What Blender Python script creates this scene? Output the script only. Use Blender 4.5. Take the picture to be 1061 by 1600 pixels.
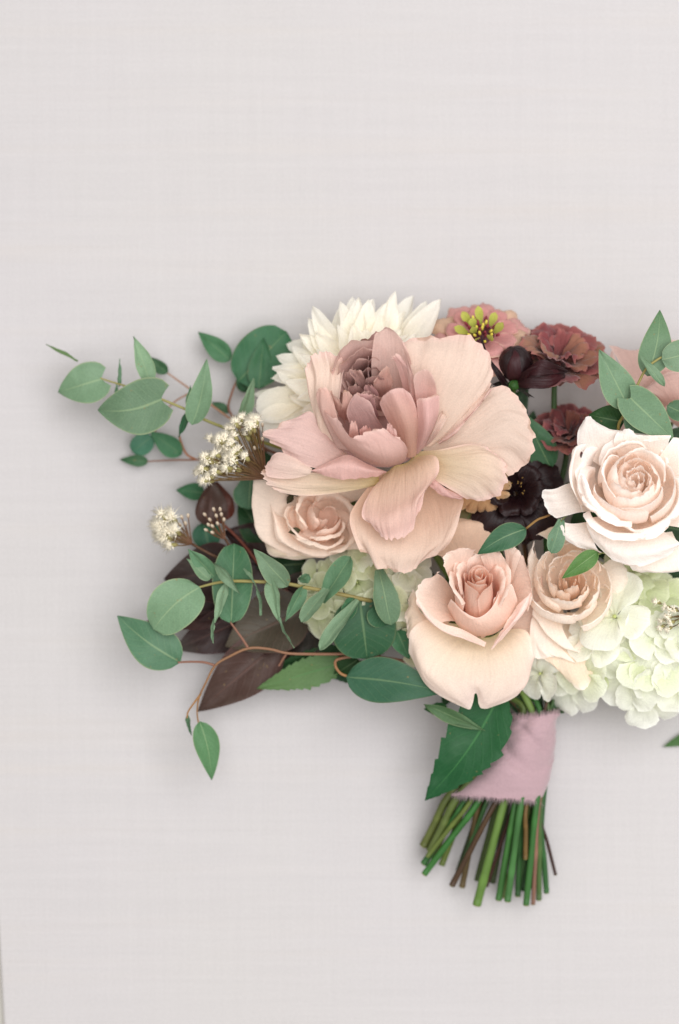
import bpy, math, random
import numpy as np
from mathutils import Vector, noise

for o in list(bpy.data.objects):
    bpy.data.objects.remove(o, do_unlink=True)
scene = bpy.context.scene
COL = scene.collection

# ------------------------------------------------------------------ camera, light, exposure
S = 0.0003            # metres per photograph pixel on the board
CAM_H = 1.0           # camera height above the board
cam_data = bpy.data.cameras.new("camera")
cam_data.sensor_fit = 'VERTICAL'
cam_data.sensor_height = 36.0
cam_data.lens = 36.0 * CAM_H / (1600 * S)
cam_data.clip_start = 0.05
cam_data.clip_end = 50
cam_data.dof.use_dof = True
cam_data.dof.focus_distance = CAM_H - 205 * S
cam_data.dof.aperture_fstop = 3.1
cam = bpy.data.objects.new("camera", cam_data)
cam.location = (0, 0, CAM_H)
COL.objects.link(cam)
scene.camera = cam

world = bpy.data.worlds.new("World")
scene.world = world
world.use_nodes = True
bg = world.node_tree.nodes["Background"]
bg.inputs[0].default_value = (1.0, 0.965, 0.93, 1)
bg.inputs[1].default_value = 0.66

def area(name, loc, size, power, color):
    d = bpy.data.lights.new(name, 'AREA')
    d.shape = 'RECTANGLE'
    d.size, d.size_y = size
    d.energy = power
    d.color = color
    o = bpy.data.objects.new(name, d)
    o.location = loc
    v = Vector((0.03, -0.02, 0.05)) - Vector(loc)
    o.rotation_euler = v.to_track_quat('-Z', 'Y').to_euler()
    COL.objects.link(o)
area("window_light", (0.50, 0.22, 1.9), (1.9, 1.9), 56.0, (0.985, 0.985, 1.0))

vs = scene.view_settings
vs.view_transform = 'Standard'
vs.look = 'None'
vs.exposure = -0.10
scene.render.engine = 'CYCLES'
scene.cycles.max_bounces = 16
scene.cycles.diffuse_bounces = 10
scene.cycles.transmission_bounces = 12
vs.gamma = 1.0
vs.use_curve_mapping = False

# ------------------------------------------------------------------ helpers
def rgb(r, g, b):
    f = lambda c: (c / 12.92) if c <= 0.04045 else ((c + 0.055) / 1.055) ** 2.4
    return np.array([f(r / 255), f(g / 255), f(b / 255)])

def W(p):
    """photo pixel x, y and height h above the board (pixel units) -> metres"""
    z = p[2] * S
    k = (CAM_H - z) / CAM_H
    return Vector(((p[0] - 530.5) * S * k, -(p[1] - 800.0) * S * k, z))

def cr(P, n):
    """Catmull-Rom through the points P (k, d), n samples"""
    P = np.asarray(P, float)
    k = len(P)
    if k == 1:
        return np.repeat(P, n, 0)
    if k == 2:
        t = np.linspace(0, 1, n)[:, None]
        return P[0] * (1 - t) + P[1] * t
    E = np.vstack([2 * P[0] - P[1], P, 2 * P[-1] - P[-2]])
    t = np.linspace(0, k - 1 - 1e-9, n)
    i = t.astype(int)
    f = (t - i)[:, None]
    a, b, c, d = E[i], E[i + 1], E[i + 2], E[i + 3]
    return 0.5 * (2 * b + (c - a) * f + (2 * a - 5 * b + 4 * c - d) * f ** 2 + (3 * b - a - 3 * c + d) * f ** 3)

def nz(x, y, z=0.0):
    return noise.noise(Vector((x, y, z)))

HOFF = [0.0]
class MB:
    """collects geometry in photo space (px, py, h) with a pigment colour and uv per vertex"""
    def __init__(self):
        self.v, self.f, self.c, self.uv = [], [], [], []
    def grid(self, P, C, closed=False):
        nv, nu = P.shape[:2]
        b = len(self.v)
        for j in range(nv):
            for i in range(nu):
                self.v.append(P[j, i]); self.c.append(C[j, i]); self.uv.append((i / (nu - 1), j / (nv - 1)))
        for j in range(nv - 1):
            for i in range(nu - 1):
                a = b + j * nu + i
                self.f.append((a, a + 1, a + nu + 1, a + nu))
            if closed:
                a = b + j * nu
                self.f.append((a + nu - 1, a, a + nu, a + 2 * nu - 1))
        return self
    def tube(self, pts, rad, n=8, seg=None, col=(0.1, 0.1, 0.1), col2=None, cap=True):
        pts = np.asarray(pts, float)
        seg = seg or max(2, 4 * (len(pts) - 1))
        Q = cr(pts, seg + 1)
        rad = np.atleast_1d(np.asarray(rad, float))
        R = cr(rad[:, None], seg + 1)[:, 0] if len(rad) > 1 else np.repeat(rad, seg + 1)
        T = np.gradient(Q, axis=0)
        T /= np.linalg.norm(T, axis=1)[:, None] + 1e-9
        up = np.array([0.13, 0.21, 1.0])
        b = len(self.v)
        col = np.asarray(col, float); col2 = col if col2 is None else np.asarray(col2, float)
        for k in range(seg + 1):
            x = np.cross(T[k], up); x /= np.linalg.norm(x) + 1e-9
            y = np.cross(x, T[k])
            for i in range(n):
                a = 2 * math.pi * i / n
                self.v.append(Q[k] + R[k] * (math.cos(a) * x + math.sin(a) * y))
                t = k / seg
                self.c.append(col * (1 - t) + col2 * t); self.uv.append((i / n, t))
        for k in range(seg):
            for i in range(n):
                j = (i + 1) % n
                self.f.append((b + k * n + i, b + k * n + j, b + (k + 1) * n + j, b + (k + 1) * n + i))
        if cap:
            self.f.append(tuple(b + i for i in range(n)))
            self.f.append(tuple(b + seg * n + i for i in reversed(range(n))))
        return self
    def spike(self, p, q, r, col):
        """a thin three sided thread from p to q"""
        p = np.asarray(p, float); q = np.asarray(q, float)
        d = q - p; d /= np.linalg.norm(d) + 1e-9
        x = np.cross(d, [0.3, 0.5, 0.8]); x /= np.linalg.norm(x) + 1e-9
        y = np.cross(d, x)
        b = len(self.v)
        for i in range(3):
            a = 2.094 * i
            self.v.append(p + r * (math.cos(a) * x + math.sin(a) * y)); self.c.append(col); self.uv.append((0, 0))
        self.v.append(q); self.c.append(col); self.uv.append((0, 1))
        self.f += [(b, b + 1, b + 3), (b + 1, b + 2, b + 3), (b + 2, b, b + 3)]
        return self
    def blob(self, c, r, col, axis=None, n=8, m=6, col2=None):
        """ellipsoid; r = (across, along) with the long direction on axis"""
        c = np.asarray(c, float)
        a = np.array([0, 0, 1.0]) if axis is None else np.asarray(axis, float)
        a = a / np.linalg.norm(a)
        x = np.cross(a, [0.3, 0.9, 0.2]); x /= np.linalg.norm(x); y = np.cross(a, x)
        P = np.zeros((m + 1, n + 1, 3)); C = np.zeros((m + 1, n + 1, 3))
        col = np.asarray(col, float); col2 = col if col2 is None else np.asarray(col2, float)
        for j in range(m + 1):
            ph = math.pi * j / m
            for i in range(n + 1):
                th = 2 * math.pi * i / n
                P[j, i] = c + r[0] * max(.02, math.sin(ph)) * (math.cos(th) * x + math.sin(th) * y) - r[1] * math.cos(ph) * a
                C[j, i] = col * (1 - j / m) + col2 * j / m
        return self.grid(P, C)
    def build(self, name, mat, parent=None, kind=None):
        org = parent["_org"] if parent is not None else (0, 0, 0)
        org = Vector(org)
        me = bpy.data.meshes.new(name)
        me.from_pydata([tuple(W((p[0], p[1], p[2] + HOFF[0])) - org) for p in self.v], [], self.f)
        me.polygons.foreach_set("use_smooth", [True] * len(me.polygons))
        at = me.attributes.new("Col", 'FLOAT_COLOR', 'POINT')
        C = np.ones((len(self.v), 4)); C[:, :3] = np.array(self.c)
        at.data.foreach_set("color", C.ravel())
        uvl = me.uv_layers.new(name="UVMap")
        li = np.zeros(len(me.loops), dtype=np.int32); me.loops.foreach_get("vertex_index", li)
        uvl.data.foreach_set("uv", np.array(self.uv)[li].ravel())
        me.materials.append(mat)
        o = bpy.data.objects.new(name, me)
        COL.objects.link(o)
        if parent is not None:
            par = parent
            if parent.type == 'EMPTY':
                o.parent = parent
            else:
                o.parent = parent
            o["_org"] = tuple(org)
        if kind:
            o["kind"] = kind
        return o

def thing(name, label, cat, base, group=None):
    o = bpy.data.objects.new(name, None)
    o.empty_display_size = 0.01
    COL.objects.link(o)
    o.location = W(base)
    o["label"] = label; o["category"] = cat
    if group:
        o["group"] = group
    o["_org"] = tuple(o.location)
    return o

# ------------------------------------------------------------------ materials
def new_mat(name):
    m = bpy.data.materials.new(name)
    m.use_nodes = True
    nt = m.node_tree
    nt.nodes.clear()
    out = nt.nodes.new("ShaderNodeOutputMaterial")
    return m, nt, out
def N(nt, typ, **kw):
    n = nt.nodes.new(typ)
    for k, v in kw.items():
        setattr(n, k, v)
    return n
def L(nt, a, b):
    nt.links.new(a, b)
def math_node(nt, op, a=None, b=None, c=None):
    n = N(nt, "ShaderNodeMath", operation=op)
    for i, x in enumerate((a, b, c)):
        if x is None: continue
        if isinstance(x, (int, float)): n.inputs[i].default_value = x
        else: L(nt, x, n.inputs[i])
    return n.outputs[0]
def mixcol(nt, fac, a, b, blend='MIX'):
    n = N(nt, "ShaderNodeMix", data_type='RGBA', blend_type=blend)
    for s, x in ((n.inputs[0], fac), (n.inputs[6], a), (n.inputs[7], b)):
        if isinstance(x, (int, float)): s.default_value = x
        elif isinstance(x, (tuple, list, np.ndarray)): s.default_value = tuple(x) + ((1,) if len(x) == 3 else ())
        else: L(nt, x, s)
    return n.outputs[2]

def petal_mat(name, trans=0.37, rough=0.75, vein=0.75, mott=0.10, spec=0.10, sheen=0.10, gain=1.12, bruise=0.0):
    m, nt, out = new_mat(name)
    at = N(nt, "ShaderNodeAttribute", attribute_name="Col")
    tc = N(nt, "ShaderNodeTexCoord")
    oi = N(nt, "ShaderNodeObjectInfo")
    # pigment mottling in object space
    n1 = N(nt, "ShaderNodeTexNoise"); n1.inputs["Scale"].default_value = 90; n1.inputs["Detail"].default_value = 5
    L(nt, tc.outputs["Object"], n1.inputs["Vector"])
    # fine veins that run from the claw to the rim
    mp = N(nt, "ShaderNodeMapping"); mp.inputs["Scale"].default_value = (46, 2.4, 1)
    L(nt, tc.outputs["UV"], mp.inputs["Vector"])
    n2 = N(nt, "ShaderNodeTexNoise"); n2.inputs["Scale"].default_value = 1.0; n2.inputs["Detail"].default_value = 3
    L(nt, mp.outputs[0], n2.inputs["Vector"])
    f = math_node(nt, 'MULTIPLY_ADD', n1.outputs[0], mott * 2.0, 1.0 - mott)
    f2 = math_node(nt, 'MULTIPLY_ADD', n2.outputs[0], vein * 0.22, 1.0 - vein * 0.11)
    f3 = math_node(nt, 'MULTIPLY_ADD', oi.outputs["Random"], 0.08, gain - 0.04)
    nf = N(nt, "ShaderNodeTexNoise"); nf.inputs["Scale"].default_value = 1500; nf.inputs["Detail"].default_value = 3; nf.inputs["Roughness"].default_value = 0.7
    L(nt, tc.outputs["Object"], nf.inputs["Vector"])
    f = math_node(nt, 'MULTIPLY', f, math_node(nt, 'MULTIPLY_ADD', nf.outputs[0], 0.34, 0.83))
    f = math_node(nt, 'MULTIPLY', math_node(nt, 'MULTIPLY', f, f2), f3)
    cc = N(nt, "ShaderNodeVectorMath", operation='SCALE')
    L(nt, at.outputs["Color"], cc.inputs[0]); L(nt, f, cc.inputs["Scale"])
    col = cc.outputs[0]
    if bruise:
        sx = N(nt, "ShaderNodeSeparateXYZ"); L(nt, tc.outputs["UV"], sx.inputs[0])
        nb = N(nt, "ShaderNodeTexNoise"); nb.inputs["Scale"].default_value = 130; nb.inputs["Detail"].default_value = 6
        L(nt, tc.outputs["Object"], nb.inputs["Vector"])
        ev = N_smooth(nt, sx.outputs[1], 0.90, 1.0)
        bf = math_node(nt, 'MULTIPLY', N_smooth(nt, math_node(nt, 'MULTIPLY_ADD', ev, 0.20, nb.outputs[0]), 0.72, 0.84), bruise)
        col = mixcol(nt, bf, col, rgb(168, 128, 92))
    bp = N(nt, "ShaderNodeBump"); bp.inputs["Strength"].default_value = 0.42; bp.inputs["Distance"].default_value = 0.0007
    n3 = N(nt, "ShaderNodeTexNoise"); n3.inputs["Scale"].default_value = 130; n3.inputs["Detail"].default_value = 6
    L(nt, tc.outputs["Object"], n3.inputs["Vector"])
    mc = N(nt, "ShaderNodeMapping"); mc.inputs["Scale"].default_value = (9, 2.2, 1)
    L(nt, tc.outputs["UV"], mc.inputs["Vector"])
    sh = N(nt, "ShaderNodeVectorMath", operation='ADD'); L(nt, mc.outputs[0], sh.inputs[0]); L(nt, oi.outputs["Random"], sh.inputs[1])
    nc = N(nt, "ShaderNodeTexNoise"); nc.inputs["Scale"].default_value = 1.0; nc.inputs["Detail"].default_value = 4; nc.inputs["Distortion"].default_value = 0.6
    L(nt, sh.outputs[0], nc.inputs["Vector"])
    crease = math_node(nt, 'MULTIPLY', math_node(nt, 'ABSOLUTE', math_node(nt, 'SUBTRACT', nc.outputs[0], 0.5)), 2.7)
    hsum = math_node(nt, 'ADD', crease, math_node(nt, 'ADD', math_node(nt, 'MULTIPLY', n2.outputs[0], vein), math_node(nt, 'MULTIPLY', n3.outputs[0], 0.8)))
    L(nt, hsum, bp.inputs["Height"])
    p = N(nt, "ShaderNodeBsdfPrincipled")
    p.inputs["Roughness"].default_value = rough
    p.inputs["Specular IOR Level"].default_value = spec
    p.inputs["Sheen Weight"].default_value = sheen
    p.inputs["Sheen Roughness"].default_value = 0.4
    L(nt, col, p.inputs["Base Color"]); L(nt, bp.outputs[0], p.inputs["Normal"])
    tr = N(nt, "ShaderNodeBsdfTranslucent"); L(nt, col, tr.inputs[0]); L(nt, bp.outputs[0], tr.inputs["Normal"])
    mx = N(nt, "ShaderNodeMixShader"); mx.inputs[0].default_value = trans
    L(nt, p.outputs[0], mx.inputs[1]); L(nt, tr.outputs[0], mx.inputs[2])
    L(nt, mx.outputs[0], out.inputs[0])
    return m

def leaf_mat(name, edge, rib, trans=0.15, rough=0.5, spec=0.3, edge_w=0.93, rib_w=0.035, mott=0.16, vein=0.35, bloom=None):
    m, nt, out = new_mat(name)
    at = N(nt, "ShaderNodeAttribute", attribute_name="Col")
    tc = N(nt, "ShaderNodeTexCoord")
    oi = N(nt, "ShaderNodeObjectInfo")
    sx = N(nt, "ShaderNodeSeparateXYZ"); L(nt, tc.outputs["UV"], sx.inputs[0])
    s = math_node(nt, 'ABSOLUTE', math_node(nt, 'MULTIPLY_ADD', sx.outputs[0], 2.0, -1.0))
    # blotches
    n1 = N(nt, "ShaderNodeTexNoise"); n1.inputs["Scale"].default_value = 75; n1.inputs["Detail"].default_value = 6; n1.inputs["Roughness"].default_value = 0.6
    L(nt, tc.outputs["Object"], n1.inputs["Vector"])
    f = math_node(nt, 'MULTIPLY_ADD', n1.outputs[0], mott * 2, 1 - mott)
    nf = N(nt, "ShaderNodeTexNoise"); nf.inputs["Scale"].default_value = 1500; nf.inputs["Detail"].default_value = 3; nf.inputs["Roughness"].default_value = 0.7
    L(nt, tc.outputs["Object"], nf.inputs["Vector"])
    f = math_node(nt, 'MULTIPLY', f, math_node(nt, 'MULTIPLY_ADD', nf.outputs[0], 0.7, 0.65))
    f = math_node(nt, 'MULTIPLY', f, math_node(nt, 'MULTIPLY_ADD', oi.outputs["Random"], 0.22, 0.47))
    cc = N(nt, "ShaderNodeVectorMath", operation='SCALE')
    L(nt, at.outputs["Color"], cc.inputs[0]); L(nt, f, cc.inputs["Scale"])
    col = mixcol(nt, 1.0, cc.outputs[0], (0.93, 1.0, 0.84), 'MULTIPLY')
    # waxy bloom in cloudy patches, and small tan spots
    nb = N(nt, "ShaderNodeTexNoise"); nb.inputs["Scale"].default_value = 38; nb.inputs["Detail"].default_value = 4
    L(nt, tc.outputs["Object"], nb.inputs["Vector"])
    col = mixcol(nt, math_node(nt, 'MULTIPLY', N_smooth(nt, nb.outputs[0], 0.45, 0.75), 0.16), col, mixcol(nt, 0.5, col, rgb(176, 190, 176)))
    nsp = N(nt, "ShaderNodeTexNoise"); nsp.inputs["Scale"].default_value = 420; nsp.inputs["Detail"].default_value = 2
    L(nt, tc.outputs["Object"], nsp.inputs["Vector"])
    col = mixcol(nt, math_node(nt, 'MULTIPLY', N_smooth(nt, nsp.outputs[0], 0.70, 0.76), 0.5), col, rgb(134, 112, 70))
    # side veins
    ph = math_node(nt, 'SUBTRACT', math_node(nt, 'MULTIPLY', sx.outputs[1], 58.0), math_node(nt, 'MULTIPLY', s, 17.0))
    wob = math_node(nt, 'MULTIPLY_ADD', n1.outputs[0], 5.0, 0.0)
    vs_ = math_node(nt, 'SINE', math_node(nt, 'ADD', ph, wob))
    vline = math_node(nt, 'SMOOTH_MIN', 1.0, math_node(nt, 'MAXIMUM', math_node(nt, 'MULTIPLY_ADD', vs_, 5.0, -4.0), 0.0), 0.1)
    col = mixcol(nt, math_node(nt, 'MULTIPLY', vline, vein * 0.16), col, rib)
    # midrib, thinning towards the tip
    rw = math_node(nt, 'MULTIPLY_ADD', sx.outputs[1], -rib_w * 0.7, rib_w)
    ribf = math_node(nt, 'SUBTRACT', 1.0, N_smooth(nt, s, rw, math_node(nt, 'MULTIPLY', rw, 2.2)))
    col = mixcol(nt, math_node(nt, 'MULTIPLY', ribf, 0.32), col, rib)
    ef = N_smooth(nt, s, edge_w, edge_w + 0.05)
    col = mixcol(nt, math_node(nt, 'MULTIPLY', ef, 0.24), col, edge)
    bp = N(nt, "ShaderNodeBump"); bp.inputs["Strength"].default_value = 0.35; bp.inputs["Distance"].default_value = 0.0005
    n3 = N(nt, "ShaderNodeTexNoise"); n3.inputs["Scale"].default_value = 300; n3.inputs["Detail"].default_value = 4
    L(nt, tc.outputs["Object"], n3.inputs["Vector"])
    h = math_node(nt, 'SUBTRACT', n3.outputs[0], math_node(nt, 'ADD', math_node(nt, 'MULTIPLY', vline, vein), ribf))
    L(nt, h, bp.inputs["Height"])
    p = N(nt, "ShaderNodeBsdfPrincipled")
    p.inputs["Roughness"].default_value = rough
    p.inputs["Specular IOR Level"].default_value = spec
    L(nt, col, p.inputs["Base Color"]); L(nt, bp.outputs[0], p.inputs["Normal"])
    tr = N(nt, "ShaderNodeBsdfTranslucent"); L(nt, col, tr.inputs[0])
    mx = N(nt, "ShaderNodeMixShader"); mx.inputs[0].default_value = trans
    L(nt, p.outputs[0], mx.inputs[1]); L(nt, tr.outputs[0], mx.inputs[2])
    L(nt, mx.outputs[0], out.inputs[0])
    return m
def N_smooth(nt, x, lo, hi):
    n = N(nt, "ShaderNodeMapRange", interpolation_type='SMOOTHSTEP')
    for s_, v in ((n.inputs[0], x), (n.inputs[1], lo), (n.inputs[2], hi)):
        if isinstance(v, (int, float)): s_.default_value = v
        else: L(nt, v, s_)
    n.inputs[3].default_value = 0; n.inputs[4].default_value = 1
    return n.outputs[0]

def plain_mat(name, rough=0.6, spec=0.3, scale=160, mott=0.2, stretch=None, sheen=0.0, bump=0.3, gain=1.0, tint=(1, 1, 1)):
    m, nt, out = new_mat(name)
    at = N(nt, "ShaderNodeAttribute", attribute_name="Col")
    tc = N(nt, "ShaderNodeTexCoord")
    src = tc.outputs["Object"]
    if stretch:
        mp = N(nt, "ShaderNodeMapping"); mp.inputs["Scale"].default_value = stretch
        L(nt, tc.outputs["UV"], mp.inputs["Vector"]); src = mp.outputs[0]
    n1 = N(nt, "ShaderNodeTexNoise"); n1.inputs["Scale"].default_value = 1.0 if stretch else scale; n1.inputs["Detail"].default_value = 5
    L(nt, src, n1.inputs["Vector"])
    f = math_node(nt, 'MULTIPLY_ADD', n1.outputs[0], mott * 2 * gain, (1 - mott) * gain)
    cc = N(nt, "ShaderNodeVectorMath", operation='SCALE')
    L(nt, mixcol(nt, 1.0, at.outputs["Color"], tint, 'MULTIPLY'), cc.inputs[0]); L(nt, f, cc.inputs["Scale"])
    bp = N(nt, "ShaderNodeBump"); bp.inputs["Strength"].default_value = bump; bp.inputs["Distance"].default_value = 0.0005
    L(nt, n1.outputs[0], bp.inputs["Height"])
    p = N(nt, "ShaderNodeBsdfPrincipled")
    p.inputs["Roughness"].default_value = rough; p.inputs["Specular IOR Level"].default_value = spec
    p.inputs["Sheen Weight"].default_value = sheen
    L(nt, cc.outputs[0], p.inputs["Base Color"]); L(nt, bp.outputs[0], p.inputs["Normal"])
    L(nt, p.outputs[0], out.inputs[0])
    return m

M_PETAL = petal_mat("rose_petal", bruise=0.45)
M_THIN = petal_mat("thin_petal", trans=0.46, vein=0.9, mott=0.08)
M_RUFFLE = petal_mat("ruffled_petal", gain=0.85, trans=0.22, vein=1.1, mott=0.30, sheen=0.25)
M_DARK = petal_mat("dark_petal", gain=0.5, trans=0.05, rough=0.42, vein=0.8, mott=0.25, spec=0.3, sheen=0.0)
M_EUC = leaf_mat("eucalyptus_leaf", edge=rgb(190, 190, 140), rib=rgb(165, 185, 140), spec=0.18)
M_EUCD = leaf_mat("dark_eucalyptus_leaf", edge=rgb(120, 120, 80), rib=rgb(130, 155, 110), rough=0.48, spec=0.2)
M_GLOSS = leaf_mat("green_leaf", edge=rgb(60, 110, 60), rib=rgb(80, 140, 80), rough=0.5, spec=0.2, vein=0.3, edge_w=0.97)
M_SMOKE = leaf_mat("burgundy_leaf", edge=rgb(95, 55, 55), rib=rgb(105, 72, 62), trans=0.08, rough=0.5, mott=0.22, vein=0.5)
M_STEM = plain_mat("stem", gain=0.66, tint=(1.08, 0.95, 0.78), rough=0.5, stretch=(6, 16, 1), mott=0.28)
M_THREAD = plain_mat("flower_thread", rough=0.7, scale=300, mott=0.1)
M_RIBBON = plain_mat("ribbon_cotton", rough=0.85, spec=0.1, scale=900, mott=0.10, sheen=0.3, bump=0.5)

# linen board ---------------------------------------------------------------
def linen_mat():
    m, nt, out = new_mat("linen")
    tc = N(nt, "ShaderNodeTexCoord")
    def nse(sc, d=3, rough=0.55):
        mp = N(nt, "ShaderNodeMapping"); mp.inputs["Scale"].default_value = sc
        L(nt, tc.outputs["Object"], mp.inputs["Vector"])
        n = N(nt, "ShaderNodeTexNoise"); n.inputs["Scale"].default_value = 1; n.inputs["Detail"].default_value = d
        n.inputs["Roughness"].default_value = rough
        L(nt, mp.outputs[0], n.inputs["Vector"]); return n.outputs[0]
    weft = nse((22, 900, 1)); warp = nse((900, 30, 1)); slub = nse((7, 260, 1), 4); slub2 = nse((220, 9, 1), 4)
    blot = nse((5, 5, 1), 3); grain = nse((1250, 1250, 1), 3, 0.85); band = nse((2.2, 55, 1), 3)
    a = math_node(nt, 'MULTIPLY_ADD', weft, 0.07, 0.0)
    a = math_node(nt, 'MULTIPLY_ADD', warp, 0.05, a)
    a = math_node(nt, 'MULTIPLY_ADD', slub, 0.08, a)
    a = math_node(nt, 'MULTIPLY_ADD', slub2, 0.045, a)
    a = math_node(nt, 'MULTIPLY_ADD', grain, 0.46, a)
    a = math_node(nt, 'MULTIPLY_ADD', band, 0.045, a)
    a = math_node(nt, 'ADD', a, 1.0 - 0.375)
    c = mixcol(nt, blot, rgb(185, 182, 179), rgb(185, 181, 183))
    c = mixcol(nt, math_node(nt, 'MULTIPLY', N_smooth(nt, band, 0.5, 0.8), 0.35), c, rgb(185, 178, 172))
    cc = N(nt, "ShaderNodeVectorMath", operation='SCALE'); L(nt, c, cc.inputs[0]); L(nt, a, cc.inputs["Scale"])
    bp = N(nt, "ShaderNodeBump"); bp.inputs["Strength"].default_value = 0.25; bp.inputs["Distance"].default_value = 0.0004
    L(nt, math_node(nt, 'ADD', weft, math_node(nt, 'ADD', warp, slub)), bp.inputs["Height"])
    p = N(nt, "ShaderNodeBsdfPrincipled"); p.inputs["Roughness"].default_value = 0.85; p.inputs["Specular IOR Level"].default_value = 0.15
    L(nt, cc.outputs[0], p.inputs["Base Color"]); L(nt, bp.outputs[0], p.inputs["Normal"])
    L(nt, p.outputs[0], out.inputs[0])
    return m

def slab(name, corners, h0, h1, mat, bevel=0.0):
    import bmesh
    bm = bmesh.new()
    t = [bm.verts.new(Vector(((x - 530.5) * S, -(y - 800) * S, h1))) for x, y in corners]
    b = [bm.verts.new(Vector(((x - 530.5) * S, -(y - 800) * S, h0))) for x, y in corners]
    bm.faces.new(t); bm.faces.new(b[::-1])
    n = len(corners)
    for i in range(n):
        bm.faces.new((t[i], b[i], b[(i + 1) % n], t[(i + 1) % n]))
    bmesh.ops.recalc_face_normals(bm, faces=bm.faces)
    if bevel:
        bmesh.ops.bevel(bm, geom=list(bm.edges), offset=bevel, segments=3, affect='EDGES')
    me = bpy.data.meshes.new(name); bm.to_mesh(me); bm.free()
    me.materials.append(mat)
    o = bpy.data.objects.new(name, me); COL.objects.link(o)
    o["kind"] = "structure"
    return o
ex = 7 / 126.0
slab("linen_board", [((y - 1485) * ex, y) for y in (-700,)] + [(1900, -700), (1900, 2300), ((2300 - 1485) * ex, 2300)], -0.004, 0.0, linen_mat(), 0.0006)
fm, nt, out = new_mat("floor_paint")
p = N(nt, "ShaderNodeBsdfPrincipled"); tc = N(nt, "ShaderNodeTexCoord")
n1 = N(nt, "ShaderNodeTexNoise"); n1.inputs["Scale"].default_value = 40
L(nt, tc.outputs["Object"], n1.inputs["Vector"])
L(nt, mixcol(nt, n1.outputs[0], rgb(196, 192, 184), rgb(182, 178, 170)), p.inputs["Base Color"])
p.inputs["Roughness"].default_value = 0.7
L(nt, p.outputs[0], out.inputs[0])
slab("floor", [(-4000, -4000), (5000, -4000), (5000, 5000), (-4000, 5000)], -0.05, -0.0052, fm)

# ------------------------------------------------------------------ petals and leaves
SEED = [0]
def smooth(x, a, b):
    t = np.clip((x - a) / (b - a), 0, 1)
    return t * t * (3 - 2 * t)

def finish(P, cb, ct, ce, ruf, wav, freq, jag, seed, vpow=1.0, side=0.6):
    """ruffle the rim, undulate the blade, and lay the pigment; P is (nv, nu, 3) in photo space"""
    nv, nu = P.shape[:2]
    du = np.gradient(P, axis=1); dv = np.gradient(P, axis=0)
    n = np.cross(du, dv); n /= np.linalg.norm(n, axis=2)[..., None] + 1e-6
    dvn = dv / (np.linalg.norm(dv, axis=2)[..., None] + 1e-6)
    u = np.linspace(0, 1, nu); v = np.linspace(0, 1, nv)
    Q = P.copy(); C = np.zeros_like(P)
    cb, ct, ce = (np.asarray(c, float) for c in (cb, ct, ce))
    for j in range(nv):
        wr = float(smooth(v[j], 0.5, 1.0))
        wj = float(smooth(v[j], 0.86, 1.0))
        for i in range(nu):
            s = abs(2 * u[i] - 1)
            ws = float(smooth(s, 0.72, 1.0)) * side * float(smooth(v[j], 0.15, 0.6))
            e = max(wr, ws)
            a = (nz(u[i] * freq, seed * 3.1, v[j] * 1.2) + 0.6 * nz(u[i] * freq * 2.3, seed * 1.7 + 9, v[j] * 2)) * ruf * e
            a += nz(u[i] * 2.2 + seed, v[j] * 2.2, seed * 0.37) * wav + nz(u[i] * 7.5 + seed, v[j] * 4.5, seed * 0.71) * wav * .30 * (.3 + .7 * v[j])
            g = (nz(u[i] * freq * 2.2, seed * 5.3, 4.0) + 0.7 * nz(u[i] * freq * 5.1, seed * 2.3, 7.0)) * jag * wj
            Q[j, i] += n[j, i] * a + dvn[j, i] * g
            c = cb * (1 - v[j] ** vpow) + ct * v[j] ** vpow
            ed = max(float(smooth(v[j], 0.88, 1.0)), 0.7 * float(smooth(s, 0.88, 1.0)) * float(smooth(v[j], 0.2, 0.6)))
            C[j, i] = c * (1 - ed) + ce * ed
    return Q, C

def patch(mb, rows, cb, ct, ce=None, ruf=3.0, wav=2.5, freq=5.0, jag=2.0, nu=19, nv=15, vpow=1.0, side=0.6, corner=0.12):
    SEED[0] += 1
    R = np.array([cr(r, nu) for r in rows])
    P = np.array([cr(R[:, i], nv) for i in range(nu)]).transpose(1, 0, 2)
    if corner:
        B = P.copy()
        for i in range(nu):
            s = abs(2 * i / (nu - 1) - 1)
            vv = np.arange(nv) * (1 - corner * s ** 5)
            k = np.minimum(vv.astype(int), nv - 2); f = (vv - k)[:, None]
            P[:, i] = B[k, i] * (1 - f) + B[k + 1, i] * f
    Q, C = finish(P, cb, ct, ct if ce is None else ce, ruf, wav, freq, jag, SEED[0] * 1.37, vpow, side)
    return mb.grid(Q, C)

def frame(o, axis, roll=0.0):
    a = np.asarray(axis, float); a /= np.linalg.norm(a)
    ref = np.array([1.0, 0, 0]) if abs(a[0]) < 0.9 else np.array([0, 1.0, 0])
    y = np.cross(a, ref); y /= np.linalg.norm(y); x = np.cross(y, a)
    c, s = math.cos(roll), math.sin(roll)
    return np.asarray(o, float), a, c * x + s * y, -s * x + c * y

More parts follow.
